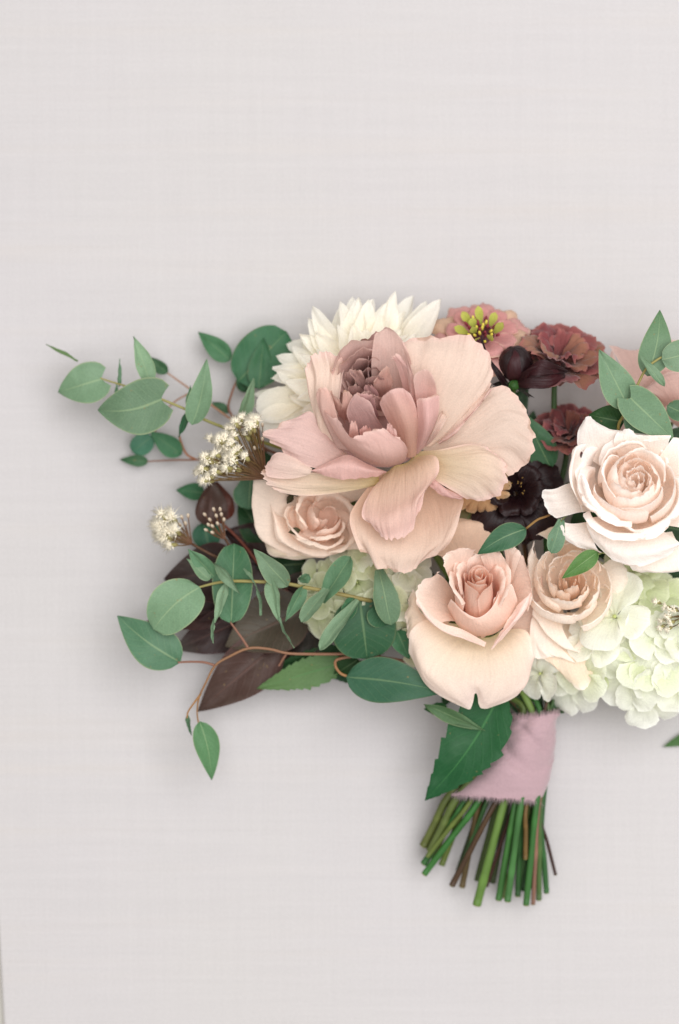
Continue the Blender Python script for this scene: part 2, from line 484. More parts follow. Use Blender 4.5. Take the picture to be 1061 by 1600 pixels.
def cup(mb, fr, thc, dth, prof, cb, ct, ce=None, drop=0.25, spiral=0.0, roll=0.0, ruf=1.5, wav=1.0, freq=4.0, jag=1.0,
        nu=15, nv=12, wbase=0.75, vpow=1.0, point=0.0):
    """a petal wrapped round an axis: prof is a list of (radius, height) from claw to rim"""
    SEED[0] += 1
    o, a, x, y = fr
    pr = cr(np.array(prof, float), nv)
    P = np.zeros((nv, nu, 3))
    H = pr[-1, 1] - pr[0, 1]; Rm = pr[-1, 0] - pr[0, 0]
    for j in range(nv):
        t = j / (nv - 1)
        wf = wbase + (1 - wbase) * math.sin(min(1, t * 1.25) * math.pi / 2)
        if point: wf *= 1 - point * max(0, t - 0.55) ** 1.5 / 0.3
        for i in range(nu):
            s = 2 * i / (nu - 1) - 1
            th = thc + s * dth / 2 * wf
            k = (drop * 0.6 * abs(s) ** 2.4 + (0.10 + drop * 0.5) * abs(s) ** 6) * t
            r = pr[j, 0] - Rm * k + spiral * s * (0.3 + 0.7 * t)
            z = pr[j, 1] - H * k
            if roll:
                q = max(0, (t - 0.78) / 0.22) ** 2
                r += roll * q; z -= roll * 0.55 * q
            P[j, i] = o + a * z + r * (math.cos(th) * x + math.sin(th) * y)
    Q, C = finish(P, cb, ct, ct if ce is None else ce, ruf, wav, freq, jag, SEED[0] * 1.37, vpow)
    return mb.grid(Q, C)

PROF = {
    'ovate':  lambda v: (np.sin(np.pi * np.clip(v, 0, 1) ** 0.72)) ** 0.85 * (1 - 0.22 * v),
    'round':  lambda v: np.sqrt(np.clip(1 - (2 * np.clip(v, 0, 1) - 1) ** 2, 0, 1)) ** 0.9,
    'lance':  lambda v: np.sin(np.pi * np.clip(v, 0, 1) ** 0.85) ** 1.15,
    'heart':  lambda v: (np.clip(v + 0.015, 0, 1)) ** 0.36 * np.clip(1 - v, 0, 1) ** 0.86 * 1.82,
    'dahlia': lambda v: np.clip(np.minimum(1, 0.42 + 1.0 * v), 0, 1) * np.clip((1 - v) * 2.9, 0, 1) ** 0.6,
    'tongue': lambda v: np.clip(np.minimum(1, 0.35 + 1.3 * v), 0, 1) * np.sqrt(np.clip(1 - np.clip((v - 0.62) / 0.38, 0, 1) ** 2, 0, 1)),
}
def leafgrid(mb, base, tip, w, shape='ovate', roll=0.0, fold=0.15, arch=0.0, bend=0.0, col=(0.1, 0.2, 0.1), col2=None, wav=1.5,
             serr=0.0, nserr=10, twist=0.0, nu=11, nv=17, curl=0.0):
    SEED[0] += 1
    sd = SEED[0] * 1.91
    b = np.asarray(base, float); t = np.asarray(tip, float)
    d = t - b; Ln = np.linalg.norm(d); d /= Ln
    side0 = np.cross(d, [0, 0, 1.0]); side0 /= np.linalg.norm(side0) + 1e-9
    up0 = np.cross(side0, d)
    if up0[2] < 0: up0 = -up0
    P = np.zeros((nv, nu, 3)); C = np.zeros((nv, nu, 3))
    col = np.asarray(col, float); col2 = col if col2 is None else np.asarray(col2, float)
    pf = PROF[shape]
    for j in range(nv):
        v = j / (nv - 1)
        c = b + d * Ln * v + up0 * arch * math.sin(math.pi * v) + side0 * bend * math.sin(math.pi * v)
        c = c - up0 * curl * v ** 3
        hw = 0.5 * w * max(0.012, float(pf(v)))
        ra = math.radians(roll + twist * (v - 0.5))
        sd_ = side0 * math.cos(ra) + up0 * math.sin(ra)
        up = up0 * math.cos(ra) - side0 * math.sin(ra)
        for i in range(nu):
            s = 2 * i / (nu - 1) - 1
            back = 0.0
            if shape == 'heart':
                back = -0.16 * Ln * max(0, 1 - v / 0.3) ** 1.5 * abs(s) ** 1.3
            h = hw
            if serr and abs(s) > 0.8:
                vq = v * nserr + 1.2 * nz(v * 3 + sd, 7.0 if s > 0 else 2.0)
                ph = vq % 1.0; am = 0.55 + 0.9 * abs(nz(math.floor(vq) * 1.7 + sd, s * 3))
                h = hw * (1 + serr * am * (0.75 - ph) * (abs(s) - 0.8) / 0.2)
            z = fold * abs(s) ** 1.25 * hw + wav * nz(s * 1.3 + sd, v * 2.6, sd * .3) + 0.6 * wav * abs(s) * nz(v * 5 + sd, s * 2.0, 3.0)
            P[j, i] = c + sd_ * h * s + up * z + d * back
            C[j, i] = col * (1 - v) + col2 * v
    return mb.grid(P, C)

def leaf(parent, mat, base, tip, w, shape='ovate', name='leaf', **kw):
    mb = MB(); leafgrid(mb, base, tip, w, shape, **kw)
    return mb.build(name, mat, parent)

def petal(parent, mat, *patches, name='petal', **kw):
    """each patch = (rows, cb, ct[, ce[, options]])"""
    mb = MB()
    for pt in patches:
        o = dict(kw); 
        if len(pt) > 4: o.update(pt[4])
        patch(mb, pt[0], pt[1], pt[2], pt[3] if len(pt) > 3 else None, **o)
    return mb.build(name, mat, parent)

def cpetal(parent, mat, *a, name='petal', **kw):
    mb = MB(); cup(mb, *a, **kw)
    return mb.build(name, mat, parent)

def stem(parent, pts, r, col, col2=None, n=8, name='stem', seg=None):
    return MB().tube(pts, r, n=n, col=col, col2=col2, seg=seg).build(name, M_STEM, parent)

# the handle: where the stems pass through the ribbon
G1 = rgb(78, 122, 62); G2 = rgb(48, 104, 58); G3 = rgb(128, 152, 92); G4 = rgb(110, 118, 62)
BR = rgb(74, 60, 40); BR2 = rgb(140, 100, 88); DK = rgb(62, 38, 34); OL = rgb(98, 120, 58)
def neck(k):
    """a spot on the oval throat of the handle above the ribbon, k in 0..1 round the oval"""
    a = 2 * math.pi * k
    return (838 + 26 * math.cos(a), 1108, 58 + 20 * math.sin(a))
def knobbly(mb, n, rings, seed):
    V = np.array(mb.v); C = np.array(mb.c)
    for k in range(rings):
        sl = slice(k * n, (k + 1) * n)
        c = V[sl].mean(0)
        f = 1 + .10 * nz(k * .35 + seed, seed) + (.09 if (k + int(seed)) % 11 == 5 else 0)
        V[sl] = c + (V[sl] - c) * f
        C[sl] *= 1 + .35 * nz(k * .22 + seed, 4.0) + (.25 if (k + int(seed)) % 11 == 5 else 0)
    mb.v = list(V); mb.c = list(np.clip(C, .004, .9))
    return mb
def cut_stem(parent, start, k, mid, end, r, col, col2=None, hend=None):
    """stem from the flower through the ribbon to its cut end; mid = where it leaves the ribbon"""
    nk = neck(k)
    he = end[2]
    p0 = np.array(start, float); p1 = np.array(nk, float); p2 = np.array(mid, float); p3 = np.array(end, float)
    q = (p1 + p2) / 2
    pts = [p0, np.array([*(p0 * 0.55 + p1 * 0.45)[:2], min(46.0, p0[2] - 6)]), p1, q, p2, (p2 + p3) / 2, p3]
    r *= 1.02
    o = MB().tube(pts, [r * 0.8, r * .8, r * .8, r * .9, r, r, r * 1.04], n=9, seg=36, col=col, col2=col if col2 is None else col2)
    o = knobbly(o, 9, 37, p0[0] * .7)
    e = p3 - p2; e /= np.linalg.norm(e)
    ob = o.build('stem', M_STEM, parent)
    MB().blob(p3 + e * 0.2, (r * 0.98, r * 0.35), rgb(150, 158, 100), axis=e, n=9, m=5).build('cut_face', M_STEM, ob)
    return ob

# pigment, plus one orange tone for the shadow in a petal fold
MAUVE = rgb(200, 170, 160); MAUVE_D = rgb(172, 136, 132); MPINK = rgb(210, 172, 165); MPALE = rgb(223, 201, 187); MBEIGE = rgb(216, 192, 174)
MEDGE = rgb(227, 198, 188); MGOLD = rgb(190, 172, 112); FOLD_SHADE = rgb(212, 176, 150)

# ------------------------------------------------------------------ the large open mauve rose
T = thing('garden_rose', 'large fully open dusty mauve rose with reflexed petals and a cupped dark heart', 'rose', (605, 740, 110))
hero = T
def O(rows, cb, ct, ce=MEDGE, **kw):
    kw['ruf'] = kw.get('ruf', 4.5) * 1.7; kw.setdefault('jag', 6.0); kw.setdefault('freq', 7.0); kw.setdefault('nu', 37); kw.setdefault('nv', 25); kw.setdefault('wav', 6.0)
    return petal(T, M_PETAL, (rows, cb, ct, ce), **kw)
# reflexed outer petals, lowest first
O([[(592,742,158),(610,736,152),(632,736,152),(664,752,165)], [(553,792,178),(595,790,160),(655,790,156),(721,774,182)],
   [(547,816,190),(600,830,182),(665,830,182),(719,806,194)], [(556,846,195),(600,864,197),(660,864,197),(708,838,194)],
   [(574,874,184),(606,890,188),(646,893,188),(690,864,184)]], FOLD_SHADE, MPALE, rgb(230, 204, 190), ruf=6)  # orange shadow under the folded front petal is put into the base colour
O([[(655,700,172),(662,704,170),(664,710,168),(660,718,166)], [(706,668,192),(722,682,198),(726,702,198),(716,722,188)], [(752,624,198),(782,642,206),(792,682,208),(776,730,194)],
   [(778,596,184),(812,620,190),(828,658,192),(832,694,188),(820,728,184),(800,750,176)]], MBEIGE, MPALE, rgb(228, 200, 186), ruf=6)
O([[(645,706,174),(648,713,177),(648,720,176),(645,726,172)], [(684,702,203),(698,716,214),(698,732,212),(676,748,202)], [(738,692,210),(756,714,222),(752,744,220),(712,768,206)],
   [(768,700,202),(789,722,208),(790,752,206),(773,777,200),(738,781,194)]], MGOLD, MPALE, rgb(228, 198, 188), vpow=0.55, ruf=5)
# pink reverse turned up at the lower edge of that petal
O([[(668,744,206),(690,756,208),(712,770,205),(726,776,200)], [(665,748,214),(686,762,217),(706,774,213),(722,779,204)],
   [(664,756,210),(684,768,212),(704,779,208),(720,782,200)]], MPINK, MPINK, MPINK, ruf=1.0, jag=.5, nv=7, name='petal_fold')
O([[(592,742,166),(592,748,163),(590,757,160)], [(530,740,184),(530,754,180),(526,770,174)], [(470,736,188),(465,754,185),(472,774,178)],
   [(426,718,184),(412,734,184),(413,750,182),(426,768,178)]], MGOLD, MPALE, rgb(228, 202, 190), vpow=0.5)
petal(T, M_PETAL, ([[(488,732,198),(486,738,200),(480,743,196)], [(458,714,198),(460,730,205),(456,748,195)], [(436,706,190),(430,722,197),(428,746,188)],
   [(424,714,184),(416,726,188),(414,742,184)]], MPALE, rgb(226, 198, 190), MEDGE), ruf=3, jag=2)
O([[(558,728,174),(550,720,174),(540,710,176),(530,700,178)], [(503,732,192),(503,712,200),(510,690,202),(512,672,198)], [(462,720,196),(456,696,206),(466,668,208),(487,644,200)],
   [(432,705,188),(416,688,192),(411,675,193),(440,662,196),(464,646,194)]], MAUVE, rgb(226, 194, 188), MEDGE, ruf=5)
O([[(487,735,200),(524,717,200),(546,711,202),(576,726,196),(604,737,180)], [(487,736,208),(522,728,217),(548,728,220),(578,735,212),(604,738,186)],
   [(487,738,201),(522,747,205),(550,749,207),(580,746,198),(603,740,180)]], rgb(224, 190, 182), MPINK, MPINK, ruf=1.5, jag=1, wav=1.2)
O([[(650,698,172),(655,700,176),(662,698,178),(672,697,180),(682,692,180)], [(636,622,212),(660,620,220),(690,636,218),(712,656,212),(704,684,196)],
   [(628,562,224),(676,558,238),(726,578,236),(750,610,226),(736,648,204)], [(622,529,208),(680,524,226),(740,527,226),(768,568,222),(770,606,208)]],
  MBEIGE, MPALE, rgb(226, 196, 184), wav=5, ruf=6)
O([[(769,600,218),(740,632,214),(712,662,208),(685,690,190)], [(768,608,228),(742,643,224),(712,674,216),(686,693,194)],
   [(762,616,220),(734,649,216),(704,680,208),(684,693,190)]], MPALE, MPINK, MPINK, ruf=1.0, jag=0.8, nv=8, name='petal_fold')
# the front petal that folds down over the lowest one
O([[(604,736,168),(616,728,174),(632,720,176),(642,713,174)], [(586,758,184),(606,750,190),(640,735,204),(676,710,220)],
   [(568,786,204),(600,786,208),(642,770,218),(684,734,228)], [(566,810,216),(600,814,224),(638,800,230),(664,768,232)],
   [(584,830,208),(606,840,214),(632,838,217),(658,808,218)]], MGOLD, rgb(212, 180, 172), rgb(228, 198, 190), vpow=0.35, ruf=6)
# left outer wall
O([[(560,718,172),(548,714,172),(536,704,176)], [(524,700,188),(506,682,196),(498,664,198)], [(528,648,198),(500,634,212),(484,630,208)],
   [(534,590,204),(504,586,222),(479,598,216)], [(540,552,202),(508,549,220),(486,557,220),(476,574,214)]], MBEIGE, MPALE, MEDGE)
# floor of the heart
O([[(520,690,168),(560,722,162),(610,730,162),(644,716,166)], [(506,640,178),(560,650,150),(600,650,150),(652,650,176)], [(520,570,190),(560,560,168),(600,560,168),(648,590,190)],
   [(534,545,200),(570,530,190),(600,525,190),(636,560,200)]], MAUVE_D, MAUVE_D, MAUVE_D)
# inner heart ------------------------------------------------------
def I(rows, cb, ct, ce=None, **kw):
    kw['ruf'] = kw.get('ruf', 3.2) * 1.5; kw.setdefault('jag', 4.0); kw.setdefault('wav', 2.6); kw.setdefault('nu', 17); kw.setdefault('nv', 13); kw.setdefault('freq', 4.0)
    return petal(T, M_PETAL, (rows, cb, ct, ce if ce is not None else ct), **kw)
# tall back petals
I([[(590,650,160),(615,650,160),(640,660,165)], [(580,580,215),(612,575,215),(642,590,215)], [(584,530,246),(612,520,246),(640,560,240)],
   [(588,520,248),(610,513,250),(632,534,246)]], MAUVE, rgb(214,184,174), rgb(218, 188, 178))
I([[(640,650,180),(655,650,185)], [(628,600,225),(650,605,230)], [(616,562,262),(641,580,258)], [(609,560,268),(622,549,270)]], MPINK, MPINK, MEDGE)
I([[(646,660,190),(654,655,190)], [(640,610,235),(652,612,236)], [(634,570,262),(648,592,256)], [(626,545,268),(634,550,266)]], MPINK, MAUVE, MEDGE)
# dome of nested petals at the top, seen from inside
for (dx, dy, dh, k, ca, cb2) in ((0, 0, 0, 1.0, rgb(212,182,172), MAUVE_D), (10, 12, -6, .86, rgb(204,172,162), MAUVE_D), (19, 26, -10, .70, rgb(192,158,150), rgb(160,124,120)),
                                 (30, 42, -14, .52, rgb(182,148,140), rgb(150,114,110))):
    cx, cy = 568 + dx * .4, 600 + dy * .25
    arc = []
    for a in np.linspace(math.radians(196), math.radians(318), 6):
        arc.append((cx + 52 * k * math.cos(a), cy + 70 * k * math.sin(a), 236 + dh + 8 * math.sin(3 * a)))
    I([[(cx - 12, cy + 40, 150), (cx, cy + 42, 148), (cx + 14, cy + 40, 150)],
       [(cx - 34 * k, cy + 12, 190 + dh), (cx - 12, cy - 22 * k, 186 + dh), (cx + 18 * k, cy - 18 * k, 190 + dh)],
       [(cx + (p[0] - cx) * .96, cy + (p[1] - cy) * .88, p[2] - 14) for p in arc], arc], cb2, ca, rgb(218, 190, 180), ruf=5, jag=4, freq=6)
# little petaloids of the heart
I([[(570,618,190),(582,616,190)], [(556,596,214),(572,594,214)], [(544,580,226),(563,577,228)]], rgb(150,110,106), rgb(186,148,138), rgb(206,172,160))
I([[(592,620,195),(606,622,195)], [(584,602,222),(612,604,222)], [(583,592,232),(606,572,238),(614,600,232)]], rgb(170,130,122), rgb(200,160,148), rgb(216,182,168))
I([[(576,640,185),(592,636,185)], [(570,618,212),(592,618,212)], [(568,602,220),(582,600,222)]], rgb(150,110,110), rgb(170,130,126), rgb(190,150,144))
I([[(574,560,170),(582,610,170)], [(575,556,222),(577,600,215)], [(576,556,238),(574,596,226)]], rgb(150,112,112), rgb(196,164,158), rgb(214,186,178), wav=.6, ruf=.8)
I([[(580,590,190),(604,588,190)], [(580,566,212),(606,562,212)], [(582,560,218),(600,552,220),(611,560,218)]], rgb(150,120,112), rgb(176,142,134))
# mauve slopes inside the mouth
I([[(560,690,190),(585,690,186),(602,680,186)], [(546,660,222),(570,650,226),(596,664,214)], [(542,640,236),(558,630,240),(585,645,228)], [(556,612,240),(562,618,242),(584,632,232)]],
  rgb(166,132,128), rgb(190,156,150), rgb(208,176,168))
I([[(566,652,200),(592,650,196)], [(556,624,232),(586,630,224)], [(558,612,240),(588,618,232)]], rgb(160,118,118), rgb(190,150,146), rgb(210,172,164), ruf=3)
I([[(548,660,190),(528,650,200)], [(552,640,226),(534,636,230)], [(552,618,238),(536,606,240)]], rgb(184,140,130), rgb(206,168,156), rgb(220,186,172), ruf=4, freq=6)
I([[(540,662,190),(524,640,204)], [(536,640,226),(518,622,232)], [(532,628,240),(513,606,242)]], rgb(190,146,136), rgb(212,176,162), rgb(224,192,180))
# left lip
I([[(548,706,180),(530,700,185),(520,690,188)], [(530,662,214),(508,650,222),(500,640,220)], [(522,630,232),(505,614,244),(494,622,234)], [(516,610,236),(504,606,242),(493,616,232)]],
  MAUVE, rgb(214,178,166), rgb(226,194,182))
# right wall, smooth and pink
I([[(632,714,178),(640,716,182),(650,712,180)], [(612,670,218),(634,664,246),(654,668,226)], [(597,642,238),(622,630,268),(650,636,244)], [(592,624,240),(612,609,266),(638,604,252)]],
  rgb(200,160,140), MPINK, rgb(220,186,178), ruf=1.6, jag=.8, nu=21, nv=17)
# rolled petal beside it: inner back wall and outer front wall
T_ = T
petal(T, M_PETAL, ([[(654,660,196),(668,664,196),(682,655,200)], [(649,616,240),(664,616,234),(682,610,242)], [(646,592,262),(663,588,258),(680,598,258)], [(651,581,268),(663,577,270),(674,580,268)]], MPINK, rgb(216,184,174), MEDGE),
      ([[(646,710,178),(655,708,182),(664,697,178)], [(653,668,230),(668,670,248),(685,652,230)], [(652,640,248),(668,640,262),(687,626,246)], [(650,620,252),(667,622,264),(685,612,252)]], MPINK, rgb(216,178,172), MEDGE),
      ruf=1.2, jag=1.0, wav=1.2, nu=17, nv=13)
I([[(664,698,180),(672,694,182)], [(678,670,214),(688,672,214)], [(690,640,228),(700,652,224)]], MAUVE, MPALE)
# the bulging front wall of the heart
I([[(512,664,190),(534,696,178),(566,718,174),(600,729,174),(630,722,178),(637,706,188)], [(506,648,210),(534,684,230),(570,708,242),(604,716,244),(630,708,234),(636,698,222)],
   [(503,640,216),(530,672,246),(560,692,260),(594,688,268),(620,690,256),(630,690,240)], [(500,633,218),(522,655,248),(548,682,262),(572,676,270),(598,669,270),(620,682,254)]],
  rgb(200,164,152), rgb(214,180,172), rgb(226,196,186), ruf=3.6, jag=5.5, nu=31, nv=17, freq=8)
I([[(545,690,215),(562,688,215)], [(546,672,242),(560,676,240)], [(547,660,254),(556,657,256)]], rgb(206,166,156), rgb(222,186,176))
I([[(604,690,225),(620,692,225)], [(604,674,250),(620,682,248)], [(606,660,262),(618,670,260)]], rgb(212,170,164), rgb(230,196,188))
I([[(566,690,210),(582,688,210)], [(562,676,240),(580,674,240)], [(562,668,250),(578,666,252)]], rgb(206,160,154), rgb(224,184,176))
stem_hero = cut_stem(T, (605, 745, 120), 0.30, (785, 1262, 78), (745, 1414, 44), 6.6, rgb(120, 152, 88), rgb(96, 138, 66))

T = hero
random.seed(19)
for k in range(6):
    x = random.uniform(540, 606); y = random.uniform(578, 650); h = random.uniform(205, 222)
    dx, dy = random.uniform(-7, 7), random.uniform(-16, -8); w = random.uniform(9, 15)
    c = rgb(178, 142, 136) * random.uniform(.9, 1.12)
    I([[(x - w * .6, y + 6, h - 30), (x + w * .6, y + 6, h - 30)], [(x - w + dx * .5, y + dy * .4, h), (x + dx * .5, y + dy * .6 + 4, h + 3), (x + w + dx * .5, y + dy * .4, h)],
       [(x - w * .9 + dx, y + dy, h + 16), (x + dx, y + dy * 1.3, h + 19), (x + w * .9 + dx, y + dy, h + 15)]], c * .85, c, rgb(208, 178, 168), ruf=2.2, jag=3, name='petal')

# ------------------------------------------------------------------ blush rose half hidden below the mauve rose
BL = rgb(231, 214, 200); BLD = rgb(228, 206, 188); BLP = rgb(228, 202, 186); BLE = rgb(232, 212, 196)
T = thing('blush_rose', 'half hidden pale blush rose tucked under the left side of the mauve rose', 'rose', (490, 800, 60))
def Bp(rows, cb, ct, ce=BLE, **kw):
    kw.setdefault('ruf', 3.0); kw.setdefault('jag', 2.5); kw.setdefault('nu', 23); kw.setdefault('nv', 15)
    return petal(T, M_PETAL, (rows, cb, ct, ce), **kw)
Bp([[(500,780,90),(510,800,88),(520,815,90)], [(440,770,118),(450,820,112),(500,840,112)], [(402,738,120),(398,800,120),(415,845,118),(470,868,112)],
    [(398,735,112),(396,780,114),(402,832,112),(440,868,106)]], BLD, BL)
Bp([[(500,800,86),(530,805,86)], [(440,830,104),(490,850,106),(550,835,104)], [(412,832,106),(440,858,112),(500,868,112),(550,846,106)],
    [(414,852,98),(425,868,104),(470,874,104),(520,858,102)]], BLD, rgb(230,212,188))
Bp([[(520,800,92),(535,790,92)], [(545,830,118),(565,790,122)], [(540,858,126),(580,820,130),(585,780,128)], [(530,862,120),(585,850,124),(600,790,122)]], BLD, BL)
Bp([[(505,800,90),(520,795,90),(535,790,92)], [(470,770,120),(520,756,124),(575,775,122)], [(440,758,132),(515,744,136),(590,770,132)], [(430,752,126),(515,736,130),(600,765,126)]], BLD, BL)
Bp([[(480,812,90),(495,826,90),(515,830,90)], [(436,806,118),(470,845,124),(525,850,122)], [(424,790,130),(446,848,136),(500,868,134),(545,850,130)], [(420,786,124),(438,846,130),(495,872,128),(548,856,124)]], BLD, BL)
fr = frame((492, 832, 84), (0.26, -0.46, 0.85))
for th, R, z, d in ((150,52,54,2.0), (250,50,58,2.0), (20,54,56,2.0), (90,50,60,1.9), (200,40,64,2.0), (310,40,66,2.0), (60,34,68,2.1)):
    cpetal(T, M_PETAL, fr, math.radians(th), d, [(14,0),(R*.92,z*.45),(R*1.0,z*.8),(R*1.0,z)], BLD, BL, BLE, roll=7, drop=.16, spiral=7, ruf=5, wav=5, jag=3, nu=25, nv=15)
for k in range(4):
    R = 27 - 5 * k
    cpetal(T, M_PETAL, fr, k * 2.4 + .8, 2.3, [(R*.6,10),(R*1.08,44),(R*1.04,60),(R*.9,69 - k * .6)], BLP, BLP, BLE, roll=1.2, drop=.16, spiral=R*.25, ruf=3, wav=3, jag=1.2, nu=19, nv=12)
leaf(T, M_GLOSS, (470,828,140), (450,832,150), 12, 'lance', name='sepal', col=rgb(80,70,48))
leaf(T, M_GLOSS, (458,772,120), (448,788,128), 11, 'lance', name='sepal', col=rgb(80,66,48))
leaf(T, M_GLOSS, (410,742,110), (414,792,118), 6, 'lance', name='sepal', col=rgb(70,56,38), bend=4)
cut_stem(T, (505, 815, 80), .62, (745,1256,70), (663,1366,46), 5.0, rgb(52,112,58), rgb(56,120,56))

# ------------------------------------------------------------------ cream dahlia
T = thing('dahlia', 'cream dahlia with many pointed petals behind the top of the mauve rose', 'dahlia', (565, 605, 50))
random.seed(5)
CR = rgb(243, 240, 231); CRB = rgb(239, 233, 214); CRE = rgb(242, 236, 220)
cx, cy = 566, 604
def dpet(a, r0, r1, h0, h1, w, fold=.34, arch=8, tint=0.0):
    b = (cx + r0 * math.cos(a), cy + r0 * math.sin(a), h0); t = (cx + r1 * math.cos(a), cy + r1 * math.sin(a), h1)
    k = random.uniform(.96, 1.02)
    leaf(T, M_THIN, b, t, w, 'dahlia', name='petal', fold=fold, arch=arch, col=CRB * k, col2=CR * k, wav=6.5, twist=random.uniform(-60, 60), roll=random.uniform(-22, 22),
         bend=random.uniform(-11, 11), nu=9, nv=15, curl=random.uniform(-14, 16))
tips = [(550,463),(583,468),(618,455),(646,461),(667,470),(690,466),(532,478),(498,511),(466,521),(447,537),(431,556),(428,578),(396,616),(393,636),(412,658)]
for i, (tx, ty) in enumerate(tips):
    a = math.atan2(ty - cy, tx - cx); r = math.hypot(tx - cx, ty - cy)
    dpet(a, 28, r, 78, 66 + 18 * (i % 3), 34 + 7 * (i % 2), arch=10)
for k in range(17):
    a = math.radians(140 + k * 11.2 + random.uniform(-6, 6))
    dpet(a, 24, random.uniform(108, 150), 92, 92 + random.uniform(-8, 24), random.uniform(28, 38), arch=14)
for k in range(15):
    a = math.radians(150 + k * 12.0 + random.uniform(-6, 6))
    dpet(a, 20, random.uniform(84, 122), 104, 118 + random.uniform(-8, 16), random.uniform(26, 36), arch=14)
for k in range(9):
    a = math.radians(k * 40 + random.uniform(-8, 8))
    dpet(a, 14, random.uniform(50, 70), 110, 138, 32, arch=10)
leaf(T, M_THIN, (480,640,100), (404,668,92), 52, 'tongue', name='petal', col=CRB, col2=CR, fold=.2, arch=8)
leaf(T, M_THIN, (485,615,96), (400,640,90), 50, 'tongue', name='petal', col=CRB, col2=CR, fold=.3, arch=8)
MB().blob((cx, cy, 92), (34, 26), rgb(150,150,96)).build('calyx', M_STEM, T)
cut_stem(T, (cx, cy + 8, 84), .72, (804,1262,74), (779,1406,40), 5.2, rgb(58,112,58), rgb(66,124,64))

# ------------------------------------------------------------------ zinnia
T = thing('zinnia', 'pink zinnia with lime yellow tufted centre behind the dark flower bud', 'zinnia', (750, 545, 60))
fr = frame((752, 536, 100), (0.05, -0.72, 0.7))
ZP = rgb(208, 158, 152); ZB = rgb(206, 174, 150); ZE = rgb(220, 188, 168)
for k in range(11):
    a = 2 * math.pi * k / 11 + .1
    cc = ZP if k % 3 else ZB
    cpetal(T, M_PETAL, fr, a, 0.78, [(10, 8), (38, 12), (66, 16), (80, 4)], cc, cc, ZE, drop=.22, ruf=8, wav=6, jag=2.5, spiral=3, nu=13, nv=10)
for k in range(9):
    a = 2 * math.pi * k / 9 + .4
    cpetal(T, M_PETAL, fr, a, 0.8, [(8, 14), (30, 22), (50, 28), (58, 22)], rgb(196,128,130), ZP, ZE, drop=.25, ruf=4, wav=3, jag=1.5, spiral=2, nu=11, nv=9)
o_, a_, x_, y_ = fr
random.seed(11)
for k in range(34):
    th = k * 2.4; r = 4.2 * math.sqrt(k)
    c = o_ + a_ * 26 + r * (math.cos(th) * x_ + math.sin(th) * y_)
    d = a_ + 0.035 * r * (math.cos(th) * x_ + math.sin(th) * y_) + np.array([random.uniform(-.2, .2) for _ in range(3)])
    ln = random.uniform(9, 16)
    if k % 3 == 0 and k > 8:
        cpf = rgb(196, 200, 104)
        leaf(T, M_THIN, c, c + d * (ln + 10), 13, 'tongue', name='disc_floret', col=rgb(170,180,80), col2=cpf, fold=.3, nu=5, nv=7)
    else:
        MB().blob(c + d * ln * .5, (2.6, ln * .5), rgb(110,36,48) if k % 2 else rgb(150,140,50), axis=d, n=6, m=4, col2=rgb(222,206,84) if k % 2 == 0 else rgb(130,50,60)).build('disc_floret', M_THREAD, T)
MB().blob(o_ + a_ * 14, (22, 14), rgb(96,34,46), axis=a_, n=12).build('disc', M_DARK, T)
cut_stem(T, tuple(o_), .80, (815,1262,64), (809,1400,34), 4.6, rgb(54,100,50), rgb(44,92,46))

# ------------------------------------------------------------------ dark chocolate bud flower at the top
CD = rgb(44, 18, 22); CD2 = rgb(78, 24, 32); CDG = rgb(58, 40, 42)
T = thing('chocolate_cosmos', 'glossy dark maroon half closed flower with curved sepals beside the pink zinnia', 'flower', (805, 600, 70))
HOFF[0] = 34.0
fr = frame((809, 590, 98), (-0.12, -0.80, 0.58))
for k in range(7):
    a = 2 * math.pi * k / 7 + .3
    cpetal(T, M_DARK, fr, a, 1.9, [(8, 0), (24, 14), (26, 32), (17, 50), (1, 57)], CD, CD2 if k % 2 else CD, CDG, drop=.08, ruf=1.2, wav=1.2, spiral=3, jag=1)
petal(T, M_DARK, ([[(800,604,118),(806,590,124)], [(826,607,138),(834,572,150)], [(860,606,136),(864,572,146)], [(886,590,118),(882,578,124)]], CD, CD2, CDG), ruf=2, wav=4)
petal(T, M_DARK, ([[(806,600,112),(812,586,116)], [(830,588,150),(844,562,154)], [(850,588,150),(866,568,150)], [(884,584,126),(888,578,126)]], CD2, CD, CDG), ruf=2.5, wav=3)
petal(T, M_DARK, ([[(800,606,116),(790,592,122)], [(784,600,134),(774,572,136)], [(768,574,138),(760,548,136)], [(754,542,132),(749,518,130)]], CD, CD, CDG), ruf=1.5, wav=3)
for b, t, w in (((796,602,122),(768,600,126),12), ((795,606,122),(771,612,124),9), ((805,606,122),(832,606,128),10), ((800,608,120),(790,612,126),10), ((806,606,124),(836,622,126),5), ((812,606,122),(829,622,124),5)):
    leaf(T, M_DARK, b, t, w, 'lance', name='sepal', col=rgb(40,54,34), col2=CD, fold=.3, curl=-4)
MB().blob((803, 602, 122), (10, 9), rgb(62,104,48), axis=(0,1,-.3)).build('calyx', M_GLOSS, T)
MB().tube([(803,604,118),(801,624,108),(797,660,96),(800,720,80)], [4.5, 3.6, 3.4, 3.4], col=rgb(70,96,48), col2=rgb(60,84,44)).build('peduncle', M_STEM, T)
HOFF[0] = 0.0
cut_stem(T, (800,718,80), .86, (822,1262,80), (821,1342,62), 3.6, rgb(110,84,50), rgb(112,92,52))

